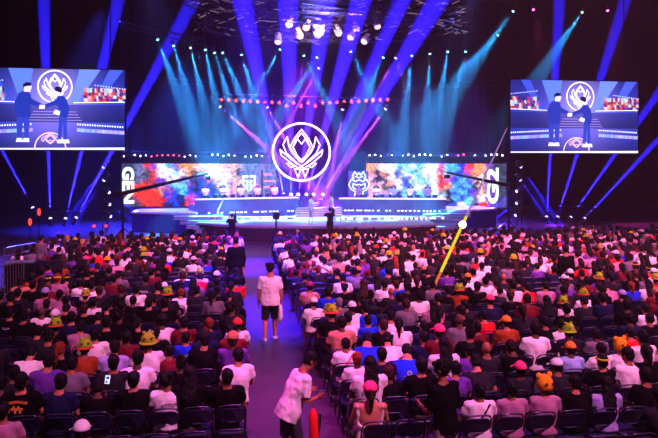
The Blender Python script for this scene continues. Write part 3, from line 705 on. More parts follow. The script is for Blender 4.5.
# header lamps over the video walls
for nm, x0, x1, n in (('left', 124, 262, 26), ('right', 364, 502, 26)):
    gi = 0
    for i in range(n):
        x = x0+(x1-x0)*i/(n-1)
        if rnd.random() < .2: continue
        gi += 1; p = at_y(x, 155+rnd.uniform(-1, 1), 46.6); isr = (nm == 'left' and 148 < x < 182) or (nm == 'right' and 448 < x < 466)
        fixture(p, p+Vector((0, -1, -.5)), lens_r if isr else lens_w, 'small %s lamp above the %s video wall, %s from its left end' % ('red' if isr else 'white', nm, ordn(gi)), 'small lamps above the %s video wall' % nm, k=.42, full=False)
    a = at_y(x0-2, 156, 46.8); b = at_y(x1+2, 156, 46.8); b.z = a.z; truss(a, b, .3, 30, 'black truss holding the small lamps above the %s video wall' % nm, m=blackm)

# ceiling rig
rig_m = mat('rig_aluminium', (60, 56, 70), .5, .5, .1, 20)
rigs = [((186, 6), (322, 27), 38, 36), ((190, 22), (318, 42), 40, 40), ((316, 30), (458, 14), 40, 38), ((330, 42), (470, 22), 42, 40), ((122, 28), (206, 46), 44, 42), ((240, 2), (470, 8), 38, 38), ((300, 12), (420, 26), 36, 38), ((250, 33), (345, 38), 42, 42), ((470, 0), (464, 48), 42, 42), ((365, 5), (380, 30), 36, 40),
        ((122, 80), (206, 86), 49.6, 49.6), ((402, 92), (508, 84), 49.6, 49.6)]
for i, (a, b, ya, yb) in enumerate(rigs):
    A = at_y(*a, ya); B = at_y(*b, yb); truss(A, B, .38, 26 if i != 9 else 8, ['silver ceiling truss sloping from top left into the rig', 'silver ceiling truss under the sloping one, left half', 'silver ceiling truss on the right half of the rig', 'lower silver truss on the right half of the rig', 'short far truss above the left screen side', 'topmost silver truss across the rig', 'silver cross truss in the middle of the rig', 'low silver truss over the hanging moving lights', 'upright silver truss at the right end of the rig', 'short silver truss near the top middle of the rig', 'thin dim truss behind the left screen', 'thin dim truss left of the right screen'][i], m=rig_m if i < 10 else blackm, r=.022)
def rig_arc(c, ra, rb, z, a0, a1, n, label):
    t = tag(empty('curved_truss', (0, 0, 0)), label, 'truss')
    for dz, dr in ((0, 0), (.35, 0), (0, .35)):
        mb = MB(); P = [Vector((c[0]+(ra+dr)*math.cos(a0+(a1-a0)*k/n), c[1]+(rb+dr)*math.sin(a0+(a1-a0)*k/n), z+dz)) for k in range(n+1)]
        mb.loft(P, .025, n=6); put('chord', mb, rig_m, t)
    mb = MB()
    for k in range(n): mb.loft([(c[0]+ra*math.cos(a0+(a1-a0)*k/n), c[1]+rb*math.sin(a0+(a1-a0)*k/n), z), (c[0]+ra*math.cos(a0+(a1-a0)*(k+1)/n), c[1]+rb*math.sin(a0+(a1-a0)*(k+1)/n), z+.35)], .013, n=4)
    put('bracing', mb, rig_m, t)
c0 = at_y(325, 20, 40)
rig_arc((c0.x, c0.y), 7.5, 4.0, c0.z-.6, 0, 2*PI, 48, 'large round silver truss hanging over the stage')
rig_arc((c0.x, c0.y-1), 4.2, 2.6, c0.z+.2, 0, 2*PI, 36, 'small round silver truss inside the large one')
# clutter of the rig: clamps, and glowing slivers that stand in for glints
R2 = random.Random(5); small = MB(); gl = MB()
for i in range(420):
    x = R2.uniform(190, 470); y = R2.uniform(-2, 44)*(1-.25*abs(x-325)/140)
    p = at_y(x, y, R2.uniform(37, 43)); L = R2.uniform(.1, .7); a = R2.uniform(-.5, .5)
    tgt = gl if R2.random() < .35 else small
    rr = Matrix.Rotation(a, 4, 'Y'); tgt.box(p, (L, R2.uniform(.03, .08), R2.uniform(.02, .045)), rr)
tag(put('rig_hardware', small, rig_m), 'countless clamps and brackets cluttering the ceiling rig', 'rigging', kind='stuff'); tag(put('rig_glints', gl, glow('glint_glow', (200, 160, 205), .45)), 'countless faint pinkish glints scattered through the ceiling rig', 'rig glints', kind='stuff')
# moving heads hanging, pale and pink lit
heads = [(291, 21, -30), (308, 24, -28), (298, 32, 25), (316, 31, 25), (322, 29, -25), (337, 29, 20), (355, 25, 15), (376, 22, 15), (353, 34, -35), (367, 38, -40), (278, 37, 0)]
for i, (x, y, a) in enumerate(sorted(heads)):
    p = at_y(x, y, 39.5); q = p+Vector((math.sin(math.radians(a)), -.3, -math.cos(math.radians(a))))
    fixture(p, q, lens_p, 'pale moving light hanging in the rig, %s from the left' % ordn(i+1), k=1.6, body=mat('lamp_shell_white', (225, 200, 215), .4))
    put('drop_rod', MB().loft([(0, 0, .4), (0, 0, 1.5)], .02, n=5), blackm, bpy.data.objects[-1] if 0 else COL.objects[-1].parent)

# ------------------------------------------------------------------ camera cranes
def jib(base, tip, d1, d2, label, zb=1.6):
    a = at_y(*base, d1); b = at_y(*tip, d2); t = tag(empty('camera_crane', (0, 0, 0)), label, 'camera crane')
    piv = a.lerp(b, .05)
    mb = MB(); mb.loft([a, b], [.13, .07], n=8); put('boom', mb, blackm, t)
    put('column', MB().loft([(piv.x, piv.y, 0), (piv.x, piv.y, piv.z)], [.08, .05], n=10), blackm, t)
    for k in range(3): w = k*2.1+.3; put('leg', MB().loft([(piv.x, piv.y, .7), (piv.x+.8*math.cos(w), piv.y+.8*math.sin(w), .03)], .035, n=6), blackm, t)
    put('counterweight', MB().box(a, (.45, .35, .4), bev=.03), blackm, t)
    cm = put('camera_body', MB().box(b+Vector((0, 0, -.28)), (.3, .5, .26), bev=.03), blackm, t); put('camera_lens', MB().loft([b+Vector((0, .25, -.28)), b+Vector((0, .5, -.28))], .08, n=10), blackm, cm)
jib((118, 194.5), (208, 173.5), 38.5, 40.5, 'black camera crane reaching over the stage from the left')
jib((512, 186), (447, 172.5), 40, 42, 'black camera crane reaching over the stage from the right')
a = at_y(213, 222, 39); b = at_y(225, 196, 39.5)
t = tag(empty('camera_pole', (0, 0, 0)), 'thin white camera pole leaning at the left stage edge', 'pole'); put('pole', MB().loft([(a.x, a.y, 0.0), a, b], .03, n=6), mat('pole_white', (200, 200, 210)), t); put('camera_body', MB().box(b, (.2, .25, .18), bev=.02), blackm, t)

# yellow lit pole leaning out of the seats
a = at_d(427, 302, 17.0); b = at_d(507, 128, 20.0); t = tag(empty('lit_pole', (0, 0, 0)), 'long glowing yellow pole slanting up out of the right seats', 'light pole')
pm = a.lerp(b, .45); pc = a.lerp(b, .15)
put('lower_tube', MB().loft([a, pc], .035, n=8), glow('pole_orange', (230, 110, 40), 1.0), t); put('middle_tube', MB().loft([pc, pm], .04, n=8), glow('pole_yellow', (235, 205, 45), 1.1), t)
put('upper_tube', MB().loft([pm, b], [.032, .014], n=8), glow('pole_pale', (175, 130, 175), .8), t); put('lamp', MB().ball(a.lerp(b, .405), .10, None, 12, 8), lens_w, t)
g0 = Vector((a.x, a.y, 0)); put('stand', MB().loft([g0, a], .02, n=6), blackm, t)

# ------------------------------------------------------------------ folding chairs
chair_pad = mat('chair_navy', (26, 27, 62), .45, 0, .1, 10, .5); chair_fr = mat('chair_frame', (60, 58, 78), .3, .7, .1, 20)
def chair_meshes():
    fr = MB()
    P = [(-.205, .20, .015), (-.205, -.02, .45), (-.205, -.17, .74), (-.195, -.20, .80), (-.165, -.22, .84), (-.12, -.226, .853), (0, -.232, .86), (.12, -.226, .853), (.165, -.22, .84), (.195, -.20, .80), (.205, -.17, .74), (.205, -.02, .45), (.205, .20, .015)]
    fr.loft(P, .0125, n=8)
    rl = []
    for s in (-1, 1):
        l = MB(); l.loft([(s*.185, -.25, .015), (s*.185, .06, .42)], .0115, n=8); l.ball((s*.185, -.25, .014), .017, None, 8, 5); rl.append(l.mesh('leg', None, True))
    cb = MB(); cb.loft([(-.185, -.17, .12), (.185, -.17, .12)], .009, n=6).loft([(-.205, .14, .14), (.205, .14, .14)], .009, n=6)
    st = MB(); n = 28
    def outline(a, b, e): return [((abs(math.cos(w))**(2/e))*math.copysign(a, math.cos(w)), (abs(math.sin(w))**(2/e))*math.copysign(b, math.sin(w))) for w in [2*PI*k/n for k in range(n)]]
    vs = []
    for zz, q in ((.425, .95), (.435, 1), (.455, 1), (.466, .93)):
        vs += [(x*q, y*q+.0, zz+.012*(y > .1)) for x, y in outline(.195, .20, 5)]
    st.add(vs, [tuple(reversed(range(n))), tuple(range(3*n, 4*n))]+[(k*n+i, k*n+(i+1) % n, (k+1)*n+(i+1) % n, (k+1)*n+i) for k in range(3) for i in range(n)])
    bk = MB(); vs = []
    for yy, q in ((-.014, .93), (-.008, 1), (.012, 1), (.018, .93)):
        for x, z in outline(.19, .118, 3.2):
            zz = z*q; vs.append((x*q, -.165+yy-zz*.42-.03*(1-(x/.19)**2), .705+zz))
    bk.add(vs, [tuple(range(n)), tuple(reversed(range(3*n, 4*n)))]+[(k*n+i, (k+1)*n+i, (k+1)*n+(i+1) % n, k*n+(i+1) % n) for k in range(3) for i in range(n)])
    return dict(frame=fr.mesh('frame', chair_fr, True), crossbar=cb.mesh('crossbar', chair_fr, True), leg0=rl[0], leg1=rl[1], seat=st.mesh('seat', chair_pad), backrest=bk.mesh('backrest', chair_pad))
CM = chair_meshes(); CM['leg0'].materials.append(chair_fr); CM['leg1'].materials.append(chair_fr)
def make_chair(loc, rz, label, group, parts=True):
    t = tag(link('folding_chair', CM['frame']), label, 'chair', group); t.location = loc; t.rotation_euler = (0, 0, rz)
    link('seat', CM['seat'], t); link('backrest', CM['backrest'], t); link('leg', CM['leg0'], t); link('leg', CM['leg1'], t)
    if parts: link('crossbar', CM['crossbar'], t)
    return t

# ------------------------------------------------------------------ seat grid
PITCH, ROW = .46, .85
seats = []
for k in range(-1, 26):
    Y = 8.29+ROW*k+.2
    nl = 13 if Y < 24 else 18
    for i in range(nl): seats.append(dict(b='L', k=k, i=i, x=.13-.23-PITCH*i, y=Y))
    for i in range(56): seats.append(dict(b='R', k=k, i=i, x=1.6+.23+PITCH*i, y=Y))
vis = []
for s in seats:
    px, py, d = proj((s['x'], s['y'], 1.2)); px2, py2, _ = proj((s['x'], s['y'], .85))
    s['px'], s['py'], s['d'] = px, py, d
    if -14 < px < 672 and (py < 452 or py2 < 440): vis.append(s)
# people seen in the photograph: head x, head y, shirt, hair colour, hair kind, hat, trousers
CAT = '''369 389 W b v cap_P|22 378 K k s -|58 381 N k s -|97 388 K k p -|134 378 K k s -|169 378 W k m -|227 374 K k s -|3 409 I k s -|79 432 K k s cap_W|66 362 G k s -|113 360 D k s -|136 357 W k s -|188 372 K k l -|237 355 W k s -
233 338 P b s cap_T|237 323 W k s cap_R|203 338 K k s -|182 362 K k b -|186 340 B k s -|161 320 W k s cap_K|148 341 W k s buck|113 346 L k s -|161 350 M k s -|127 336 M k s -|83 347 O k s buck|51 325 K k s buck|41 312 W b x -|10 313 K k s -|36 332 D k s -
21 352 W k n -|46 356 P k s -|93 332 W k s -|78 326 I k s -|106 320 K k s -|94 303 W k s -|62 300 I k s -|47 305 K k s -|55 315 D k s cap_W|48 279 N k s band|66 279 K k s band|20 281 T b s cap_K|33 284 K k s -|9 297 K k s -|45 292 I k s cap_L|60 293 I k s -|84 298 K k s buck
91 285 W k s -|80 286 W k s -|92 271 K k s cap_M|100 282 G k s -|62 258 D b l -|76 260 K k l -|90 256 D k s -|124 254 W k s -|131 261 D k s -|142 255 W k s buck|148 247 I b s -|159 254 K k s -|185 260 W k s whood|182 274 W k s buck|200 273 W k s buck|201 251 K k s -|213 248 P k l -
145 278 D k s -|136 288 W k s -|157 286 D k s -|164 286 K k s cap_W|167 293 D k s buck|192 281 G k l -|165 302 K k s -|217 275 D k s cap_W|110 303 K k s -|122 305 K k s -|132 300 K k s -|180 300 W r s -
295 272 N k s -|309 286 T k s cap_M|308 302 W k s cap_W|325 291 B k s -|320 260 W k s -|318 256 W b s -|290 252 K k s -|283 249 W k s -|328 311 N k s buck|337 256 G k s -|355 254 W k s -|368 256 G k s -|376 251 D k s cap_R|395 261 D r l -|408 260 W k s -|388 271 D k s -|342 277 W k s -|356 270 D k s cap_O
384 284 W k s -|394 279 W k s -|404 274 K k s -|407 285 K k s -|413 276 W k s -|424 271 K k s cap_T|418 294 W k s -|433 304 I k l -|365 308 B k s -|355 307 W k s cap_W|447 248 D k s cap_W|470 258 R k s -|470 271 W k s -|481 265 W k s -|490 264 W k s -|468 277 W k s cap_O|459 289 O k s buck
460 281 K k s -|448 290 K k s -|476 285 K k s -|496 283 W k s -|524 286 R k s -|537 266 P k s -|508 264 G k s -|490 300 N k s cap_P|563 302 W k s buck|584 294 W k s buck|570 273 D k s cap_W|615 257 R k s cap_W|614 282 I k n -|621 294 K k s cap_L|636 275 K b s -|636 265 K k s band|648 268 R k s band|655 278 R k s buck|637 254 W k s -
628 300 K k s -|646 308 W k s -|341 322 T k s -|348 316 W k s -|331 312 K k s buck|366 320 B k s -|385 315 W k s -|396 323 W k t -|390 338 W k n -|367 338 B k w -|414 326 N k s -|424 337 N k s -|432 328 M b s cap_P|357 360 W r s -|369 360 W k l -|388 372 K b s -|409 356 B k w -|345 356 W k s -
455 368 P k s -|459 319 G b x -|477 331 M k s -|484 324 R k s -|446 338 W k l -|507 322 O k s cap_O|532 328 W k s -|470 350 P k s -|521 368 D k s cap_P|480 390 W k s -|512 388 I k s -|547 386 I k s plush|579 382 K k s -|610 384 L k l -|643 374 K k s -|632 354 W k s -|615 360 K k s band|621 350 W k s plush
600 350 W k s -|571 350 C k s cap_O|569 331 D k s buck|557 325 W k s -|642 333 W k s -|630 335 R k s -|555 368 D k s cap_W|597 343 G k s -|652 345 I k s -|650 318 K k s -|500 290 D k s -|515 274 K k s -|545 285 I k s -|549 262 W k s -|430 262 D k s -|440 270 D k s -|452 262 K k s -|600 268 K k s -|590 280 M k s -|575 286 D k s -'''
HC_ = dict(k='black', b='brown', r='red', y='blond', g='grey'); HK = dict(s='short', l='long', t='tail', m='messy', x='bald', n='bent', p='phone', b='bun', v='bare', w='wide')
def key(s): return (s['b'], s['k'], s['i'])
occ = {}
for ent in CAT.replace('\n', '|').split('|'):
    x, y, sh, hc, hk, hat = ent.split(); x = float(x); y = float(y)
    best = min((s for s in vis if key(s) not in occ), key=lambda s: abs(s['px']-x)+1.3*abs(s['py']-y))
    if abs(best['px']-x) > 45: continue
    occ[key(best)] = dict(shirt=sh, hc=HC_[hc], hk=HK[hk], hat=None if hat == '-' else hat, x=x, y=y, cat=True)
empties = [(338, 366, 350, 425), (398, 382, 452, 440), (100, 392, 256, 450), (190, 374, 214, 392), (496, 348, 540, 364), (486, 331, 520, 346), (500, 300, 522, 316), (585, 306, 622, 338), (176, 258, 192, 270), (376, 262, 386, 272), (30, 392, 60, 425), (440, 366, 452, 380), (530, 338, 555, 347), (480, 306, 520, 314), (420, 345, 445, 362), (540, 305, 556, 318)]
R3 = random.Random(11)
def rand_person(dark_only=False):
    sh = R3.choice('KKKKNNDDDMG') if dark_only else R3.choice('WWWWWWWKKKKKKKKKKNNDDDGGIIIRRMMPPBLTOM')
    hk = R3.choices(['short', 'messy', 'long', 'tail', 'bun', 'bent', 'bald'], [55, 8, 16, 8, 3, 5, 2])[0]
    hat = R3.choices([None, 'buck', 'cap_K', 'cap_W', 'cap_R', 'cap_O', 'plush', 'band', 'cap_P'], [82, 5, 6, 4, .5, .3, .3, .8, .5])[0]
    return dict(shirt=sh, hc=R3.choices(['black', 'brown', 'red', 'blond', 'grey'], [80, 14, 3, 1, 2])[0], hk=hk, hat=None if dark_only else hat, cat=False)
for s in vis:
    if key(s) in occ: continue
    inz = any(a <= s['px'] <= c and b <= s['py'] <= d for a, b, c, d in empties)
    if inz: continue
    if s['py'] > 262:
        if s['py'] < 400 and R3.random() < .62: occ[key(s)] = rand_person(s['py'] > 290 or R3.random() < .5)
    elif R3.random() < .90: occ[key(s)] = rand_person()
vis.sort(key=lambda s: s['d'])
def where(s): return '%s block row %s from camera, seat %s from aisle' % ('left' if s['b'] == 'L' else 'right', card(s['k']+2), card(s['i']+1))
NCH = 300; NPE = 288
for n_, s in enumerate(vis[:NCH]):
    e = key(s) not in occ
    make_chair((s['x'], s['y'], 0), R3.uniform(-.03, .03), ('empty' if e else 'occupied')+' navy folding chair, '+where(s), 'folding chairs in the audience rows', s['d'] < 11)
pc = 0; farp = []
for s in vis:
    o = occ.get(key(s))
    if not o: continue
    if pc >= NPE: farp.append((s, o)); continue
    pc += 1
    if o['hk'] == 'short': P = POSES[R3.choice(BY_HAIR['short'])] if R3.random() > .06 or o['cat'] else POSES[R3.choice((3, 10))]
    else: P = POSES[BY_HAIR[o['hk']][0]]
    if o['cat']:
        d = s['d']; zt = HC-(o['y']-HY)*d/F; sc = max(.93, min(1.07, zt/1.22)) if o['hk'] not in ('bent', 'wide') else 1.0
        dx = max(-.14, min(.14, (o['x']-s['px'])*d/F))
        if abs(o['x']-369) < 1.5 and s['k'] <= 1 and o['shirt'] == 'W' and 355 < s['px'] < 385: pass
    else: sc = R3.uniform(.95, 1.06); dx = R3.uniform(-.05, .05)
    loc = (s['x']+dx, s['y']+.01, 0)
    hatw = ' and '+HATM[o['hat']][0] if o['hat'] else ''
    hw = {'short': '', 'messy': 'messy ', 'long': 'long ', 'tail': '', 'bun': '', 'bald': '', 'bent': '', 'phone': '', 'bare': '', 'wide': ''}[o['hk']]
    sw = SHIRT[o['shirt']][0].replace('pale ', '')
    if o['hat']: lab = 'person in %s shirt and %s, %s' % (sw, HATM[o['hat']][0].replace('green-yellow plush', 'green-yellow').replace('eared ', ''), where(s).replace('from camera', 'up'))
    elif o['hk'] == 'bald': lab = 'bald person in %s shirt, %s' % (sw, where(s))
    else: lab = 'person in %s shirt, %s%s hair, %s' % (sw, hw, o['hc'], where(s).replace('from camera', 'up'))
    who = make_person(P, loc, R3.uniform(-.15, .15), o['shirt'], R3.choice(['pale', 'pale', 'tan', 'tan', 'brown']), o['hc'], o['hat'], R3.choice([0, 0, 1, 1, 2]), sc, R3.choice([SHOE, SHOEK]), 'seated people in the audience', lab, legs=s['d'] < 14)
    if s['d'] < 14: pass
    o['obj'] = who; o['P'] = P
# far rows: beyond the three hundred that show largest
def far_person():
    a = MB(); a.loft([(0, -.04, .50), (0, -.04, .72), (0, -.04, .88), (0, -.04, 1.0), (0, -.04, 1.06)], [(.18, .13), (.16, .12), (.19, .125), (.19, .10), (.08, .07)], lat=(1, 0, 0), n=10)
    for q in (-1, 1):
        a.loft([(q*.16, -.03, 1.0), (q*.20, -.02, .97), (q*.25, .05, .76), (q*.12, .26, .66)], [.06, .065, .055, .04], n=6)
    t = MB()
    for q in (-1, 1): t.loft([(q*.08, 0, .53), (q*.12, .42, .53), (q*.13, .42, .05)], [.09, .075, .05], n=6)
    h = MB(); h.loft([(0, -.03, 1.04), (0, -.02, 1.12)], .055, n=6); h.ball((0, 0, 1.195), (.073, .09, .11), None, 10, 7)
    k = MB(); k.ball((0, -.022, 1.225), (.088, .1, .1), None, 10, 7); k.loft([(0, -.06, 1.2), (0, -.06, 1.12)], [(.075, .06), (.06, .04)], n=8)
    lg = MB(); lg.loft([(0, -.06, 1.24), (0, -.1, 1.1), (0, -.17, .86), (0, -.17, .76)], [(.08, .07), (.1, .05), (.09, .035), (.04, .02)], lat=(1, 0, 0), n=8)
    ht = MB(); ht.ball((0, -.015, 1.235), (.11, .122, .12), None, 10, 6, z0=-.1); ht.loft([(0, -.015, 1.235), (0, -.015, 1.22)], [.115, .15], n=12)
    cp = MB(); cp.ball((0, -.015, 1.24), (.096, .11, .1), None, 10, 6, z0=-.1); cp.box((0, .14, 1.24), (.15, .12, .015))
    return a, t, h, k, lg, ht, cp
FP = far_person(); RGB = dict(W=(225, 215, 218), K=(13, 12, 15), N=(22, 24, 56), B=(25, 50, 205), R=(205, 28, 32), P=(92, 48, 140), G=(105, 92, 108), M=(95, 22, 34), T=(175, 120, 95), L=(160, 145, 205), O=(140, 55, 30), D=(32, 30, 38), I=(195, 130, 155), C=(140, 165, 210), Y=(225, 170, 30))
HRGB = dict(black=(14, 11, 14), brown=(50, 28, 20), blond=(190, 140, 70), grey=(120, 110, 110), red=(110, 40, 22))
crowd = MB()
def addfar(src, M, c):
    c = lin(c)+(1,); o = len(crowd.v); crowd.v += [tuple(M @ Vector(v)) for v in src.v]; crowd.f += [tuple(i+o for i in f) for f in src.f]; crowd.c += [c]*len(src.v)
for s, o in farp:
    sc = R3.uniform(.93, 1.08); M = Matrix.Translation((s['x']+R3.uniform(-.07, .07), s['y'], 0)) @ Matrix.Rotation(R3.uniform(-.4, .4), 4, 'Z') @ Matrix.Rotation(R3.uniform(-.05, .05), 4, 'X') @ Matrix.Scale(sc, 4)
    addfar(FP[0], M, RGB[o['shirt']]); addfar(FP[1], M, (22, 22, 34)); addfar(FP[2], M, R3.choice([(205, 150, 125), (170, 110, 85), (110, 68, 50)]))
    if o['hk'] != 'bald': addfar(FP[3], M, HRGB[o['hc']])
    if o['hk'] in ('long', 'tail'): addfar(FP[4], M, HRGB[o['hc']])
    if o['hat']:
        hc = {'buck': (165, 170, 25), 'plush': (245, 175, 15), 'band': (210, 185, 40), 'cap_K': (14, 13, 16), 'cap_W': (225, 215, 220), 'cap_R': (215, 45, 40), 'cap_O': (235, 130, 35), 'cap_P': (235, 60, 120)}.get(o['hat'], (200, 190, 190))
        addfar(FP[5] if o['hat'] in ('buck', 'plush') else FP[6], M, hc)
cme = crowd.mesh('crowd', attr_mat('crowd_cloth'), True); tag(link('crowd', cme), 'dense seated crowd filling the rows nearest the stage', 'crowd', kind='stuff')
fc = MB()
for s in vis[NCH:]:
    x, y = s['x'], s['y']
    fc.box((x, y-.19, .72), (.39, .035, .25), Matrix.Rotation(.25, 4, 'X')); fc.box((x, y, .445), (.39, .39, .035))
    for q in (-1, 1):
        fc.loft([(x+q*.2, y+.2, .0), (x+q*.2, y-.2, .82)], .012, n=4); fc.loft([(x+q*.185, y-.25, 0), (x+q*.185, y+.06, .43)], .012, n=4)
    fc.loft([(x-.2, y-.2, .82), (x-.12, y-.225, .86), (x+.12, y-.225, .86), (x+.2, y-.2, .82)], .012, n=4)
tag(put('seating', fc, chair_pad), 'far rows of navy folding chairs under the crowd', 'chairs', kind='stuff')

# ------------------------------------------------------------------ standing people
def standJ(bend=0.0, stride=0.0, look=(0, 0), armL='down', armR='down', twist=0.0, h=1.0, wide=.0):
    J = {}; zp = .95
    def up(k, w=0.0, y=0.0): return Vector((w, math.sin(bend)*k+y-.0, zp+math.cos(bend)*k))
    J.update(pel=up(0), chest=up(.30), neck=up(.53), head=up(.665, 0, .02)+Vector((0, .03*(bend > .3), 0)), look=look)
    for s, q, a in (('L', -1, armL), ('R', 1, armR)):
        S_ = up(.44, q*.18); J['sh'+s] = S_; J['hip'+s] = Vector((q*.09, 0, .92)); st = stride*q
        J['kn'+s] = Vector((q*(.10+wide), .03+st*.5, .50)); J['an'+s] = Vector((q*(.11+wide*1.6), st-.02, .085 if st >= 0 else .11)); J['toe'+s] = J['an'+s]+Vector((q*.03, .15, -.045))
        if a == 'down': J['el'+s] = S_+Vector((q*.06, -.02, -.28)); J['wr'+s] = S_+Vector((q*.07, .05, -.52)); J['hd'+s] = (0, .15, -1); J['pn'+s] = (-q, 0, 0)
        if a == 'fwd': J['el'+s] = S_+Vector((q*.05, .02, -.28)); J['wr'+s] = S_+Vector((-q*.02, .26, -.27)); J['hd'+s] = (-q*.2, 1, .1); J['pn'+s] = (-q, 0, .3)
        if a == 'reach': J['el'+s] = S_+Vector((q*.04, .16, -.2)); J['wr'+s] = S_+Vector((-q*.05, .40, -.16)); J['hd'+s] = (0, 1, .1); J['pn'+s] = (-q, 0, 0)
        if a == 'up': J['el'+s] = S_+Vector((q*.10, .16, -.16)); J['wr'+s] = S_+Vector((-q*.02, .28, .08)); J['hd'+s] = (0, .4, 1); J['pn'+s] = (0, -1, 0)
    return J
def stand(P, loc, rz, **kw): return make_person(P, loc, rz, **kw)
# walker in the aisle
Pw = build_person('walker', standJ(.04, .14, (0, -.2), 'down', 'down'), shorts=True, hair='messy', vox=.011, seed=21, skirt_len=.12, sleeve=.75, bulk=1.2)
p = at_z(270, 343, 0)
w = stand(Pw, (p.x, p.y, 0), -.05, shirt='W', haircol='black', trousers=1, scale=1.10, shoe=SHOE, label='person walking up the aisle in white tee, black shorts and dark hair')
bag = MB(); bag.loft([(.20, .02, 1.0), (.24, .0, .85), (.25, 0, .62), (.22, 0, .48)], [(.02, .04), (.05, .09), (.06, .11), (.03, .08)], lat=(1, 0, 0), n=12)
bo = put('tote_bag', bag, SHIRT['W'][1], None, True, (p.x, p.y, 0)); tag(bo, 'white tote bag at the side of the person walking in the aisle', 'bag')
bs = MB().loft([(.20, .06, 1.0), (.20, .08, 1.35), (.12, .0, 1.585), (.19, -.10, 1.35), (.20, -.03, 1.0)], .012, n=6); put('strap', bs, SHIRT['W'][1], bo)
# dark figure in the aisle
Pd = build_person('stander', standJ(.02, .05, (0, 0), 'down', 'down', wide=.04), hair='short', vox=.013, seed=22, sleeve=1.6, skirt_len=.1, bulk=1.15)
p = at_z(236, 297, 0); stand(Pd, (p.x, p.y, 0), .1, shirt='K', haircol='black', trousers=1, scale=1.13, shoe=SHOEK, label='person in all black clothes standing at the left aisle edge')
# bent man in white tee near the camera
JN = standJ(.42, .10, (0, -.55), 'fwd', 'fwd')
for q in 'LR': JN['wr'+q] = JN['wr'+q]+Vector((0, -.10, .0)); JN['el'+q] = JN['el'+q]+Vector((0, -.06, 0))
Pn = build_person('leaner', JN, shorts=True, hair='short', vox=.009, seed=23, skirt_len=.16, sleeve=.8, bulk=1.18)
p = at_d(292, 470, 8.75); near = stand(Pn, (p.x-.03, p.y, 0), -1.25, shirt='W', haircol='black', skin='tan', trousers=mat('shorts_charcoal', (52, 44, 62)), scale=.98, shoe=SHOE, eyes=True, label='person in loose white tee and grey shorts leaning over something in his hands')
# red clappers hanging from his hand
Mn = Matrix.Translation((p.x, p.y, 0)) @ Matrix.Rotation(-1.25, 4, 'Z') @ Matrix.Scale(.98, 4)
hp_ = Mn @ (Vector(standJ(.42, .1, (0, 0), 'fwd', 'fwd')['wrR'])+Vector((0, .09, 0)))
hp_ = at_d(313, 411, 8.6)
t = tag(empty('clapper', (hp_.x, hp_.y, hp_.z)), 'red inflatable clapper with black stripe held beside the leaning person', 'clapper')
put('tube', MB().loft([(0, 0, .03), (0, -.01, -.05), (.02, -.03, -.5), (.02, -.03, -.62), (.02, -.03, -.66)], [.018, .06, .07, .06, .02], n=12), SHIRT['R'][1], t, True)
t = tag(put('stick', MB().loft([(.10, 0, -.05), (.03, -.02, -.62)], .022, n=8).loft([(0, 0, -.06), (.10, 0, -.05)], .012, n=6), blackm, None, False, hp_), 'black stick beside the red clapper', 'stick')
# phone in his hands
Jn = JN; hm = Mn @ ((Vector(Jn['wrL'])+Vector(Jn['wrR']))/2+Vector((0, .12, .02)))
t = tag(empty('phone', hm, -1.25), 'dark phone in the hands of the leaning person', 'phone'); put('case', MB().box((0, 0, 0), (.075, .15, .009), bev=.004), blackm, t); put('screen', MB().box((0, 0, .006), (.068, .14, .002)), mat('phone_glass', (20, 20, 30), .15), t)
# black tee person standing in the near right rows
Pb = build_person('stander', standJ(.10, .02, (.35, -.45), 'fwd', 'fwd'), shorts=False, hair='messy', vox=.010, seed=24, skirt_len=.1, sleeve=.8)
p = at_d(446, 475, 8.15); b_ = stand(Pb, (p.x, p.y, 0), .45, shirt='K', haircol='black', skin='tan', trousers=mat('trouser_pale', (170, 140, 150)), scale=1.0, shoe=SHOE, eyes=True, label='person in black tee and pale trousers standing among the empty near chairs')
Jb = standJ(.1, .02, (0, 0), 'fwd', 'fwd'); Mb = Matrix.Translation((p.x, p.y, 0)) @ Matrix.Rotation(.45, 4, 'Z'); hm = Mb @ (Vector(Jb['wrL'])+Vector((.02, .13, .02)))
t = tag(empty('phone', hm, .45), 'dark phone held by the standing person in black tee', 'phone'); put('case', MB().box((0, 0, 0), (.075, .15, .009), bev=.004), blackm, t); put('screen', MB().box((0, 0, .006), (.068, .14, .002)), mat('phone_glass', (20, 20, 30), .15), t)
# standing people in the left gap and far right
p = at_z(41, 283, 0); stand(Pd, (p.x, p.y, 0), -.5, shirt='G', trousers=0, scale=1.0, label='person in grey top standing on the blue lit floor left of the seats')
p = at_d(566, 320, 19.0); stand(Pd, (p.x, p.y, 0), .2, shirt='K', trousers=1, scale=1.10, shoe=SHOEK, label='person in black standing between the right rows')
p = at_z(548, 285, 0)
# glowing phone
p = at_d(107.5, 379.5, 9.55); t = tag(empty('phone', p, .0), 'lit phone screen held up among the near left seats', 'phone'); t.rotation_euler = (.3, .15, .1)
put('case', MB().box((0, .006, 0), (.078, .01, .155), bev=.004), blackm, t); put('screen', MB().box((0, -.001, 0), (.070, .004, .145)), glow('phone_screen', (190, 190, 255), 1.8), t)
sc_ = MB(); sc_.box((.0, -.004, .03), (.04, .002, .04)).box((-.01, -.004, -.04), (.03, .002, .03)); put('app_tiles', sc_, glow('phone_tiles', (50, 45, 140), .8), t)
# hosts on the stage
hg = [(311, 224.5, -1.35, 'C', 'fwd', 'host in pale suit on the stage facing the other host', Pd), (331.5, 221, 1.5, 'L', 'fwd', 'host in lavender jacket on the stage, right of the pale suited host', Pd)]
Ph = build_person('host', standJ(.02, .06, (0, 0), 'reach', 'fwd'), hair='short', vox=.013, seed=30, sleeve=1.6, skirt_len=.14)
for x, y, rz, sh, _, lab, _p in hg:
    p = at_z(x, y, ZS); stand(Ph, (p.x, p.y, ZS), rz, shirt=sh, trousers=mat('trouser_pale_blue', (120, 135, 190)) if sh == 'C' else 0, scale=1.0, eyes=True, label=lab)
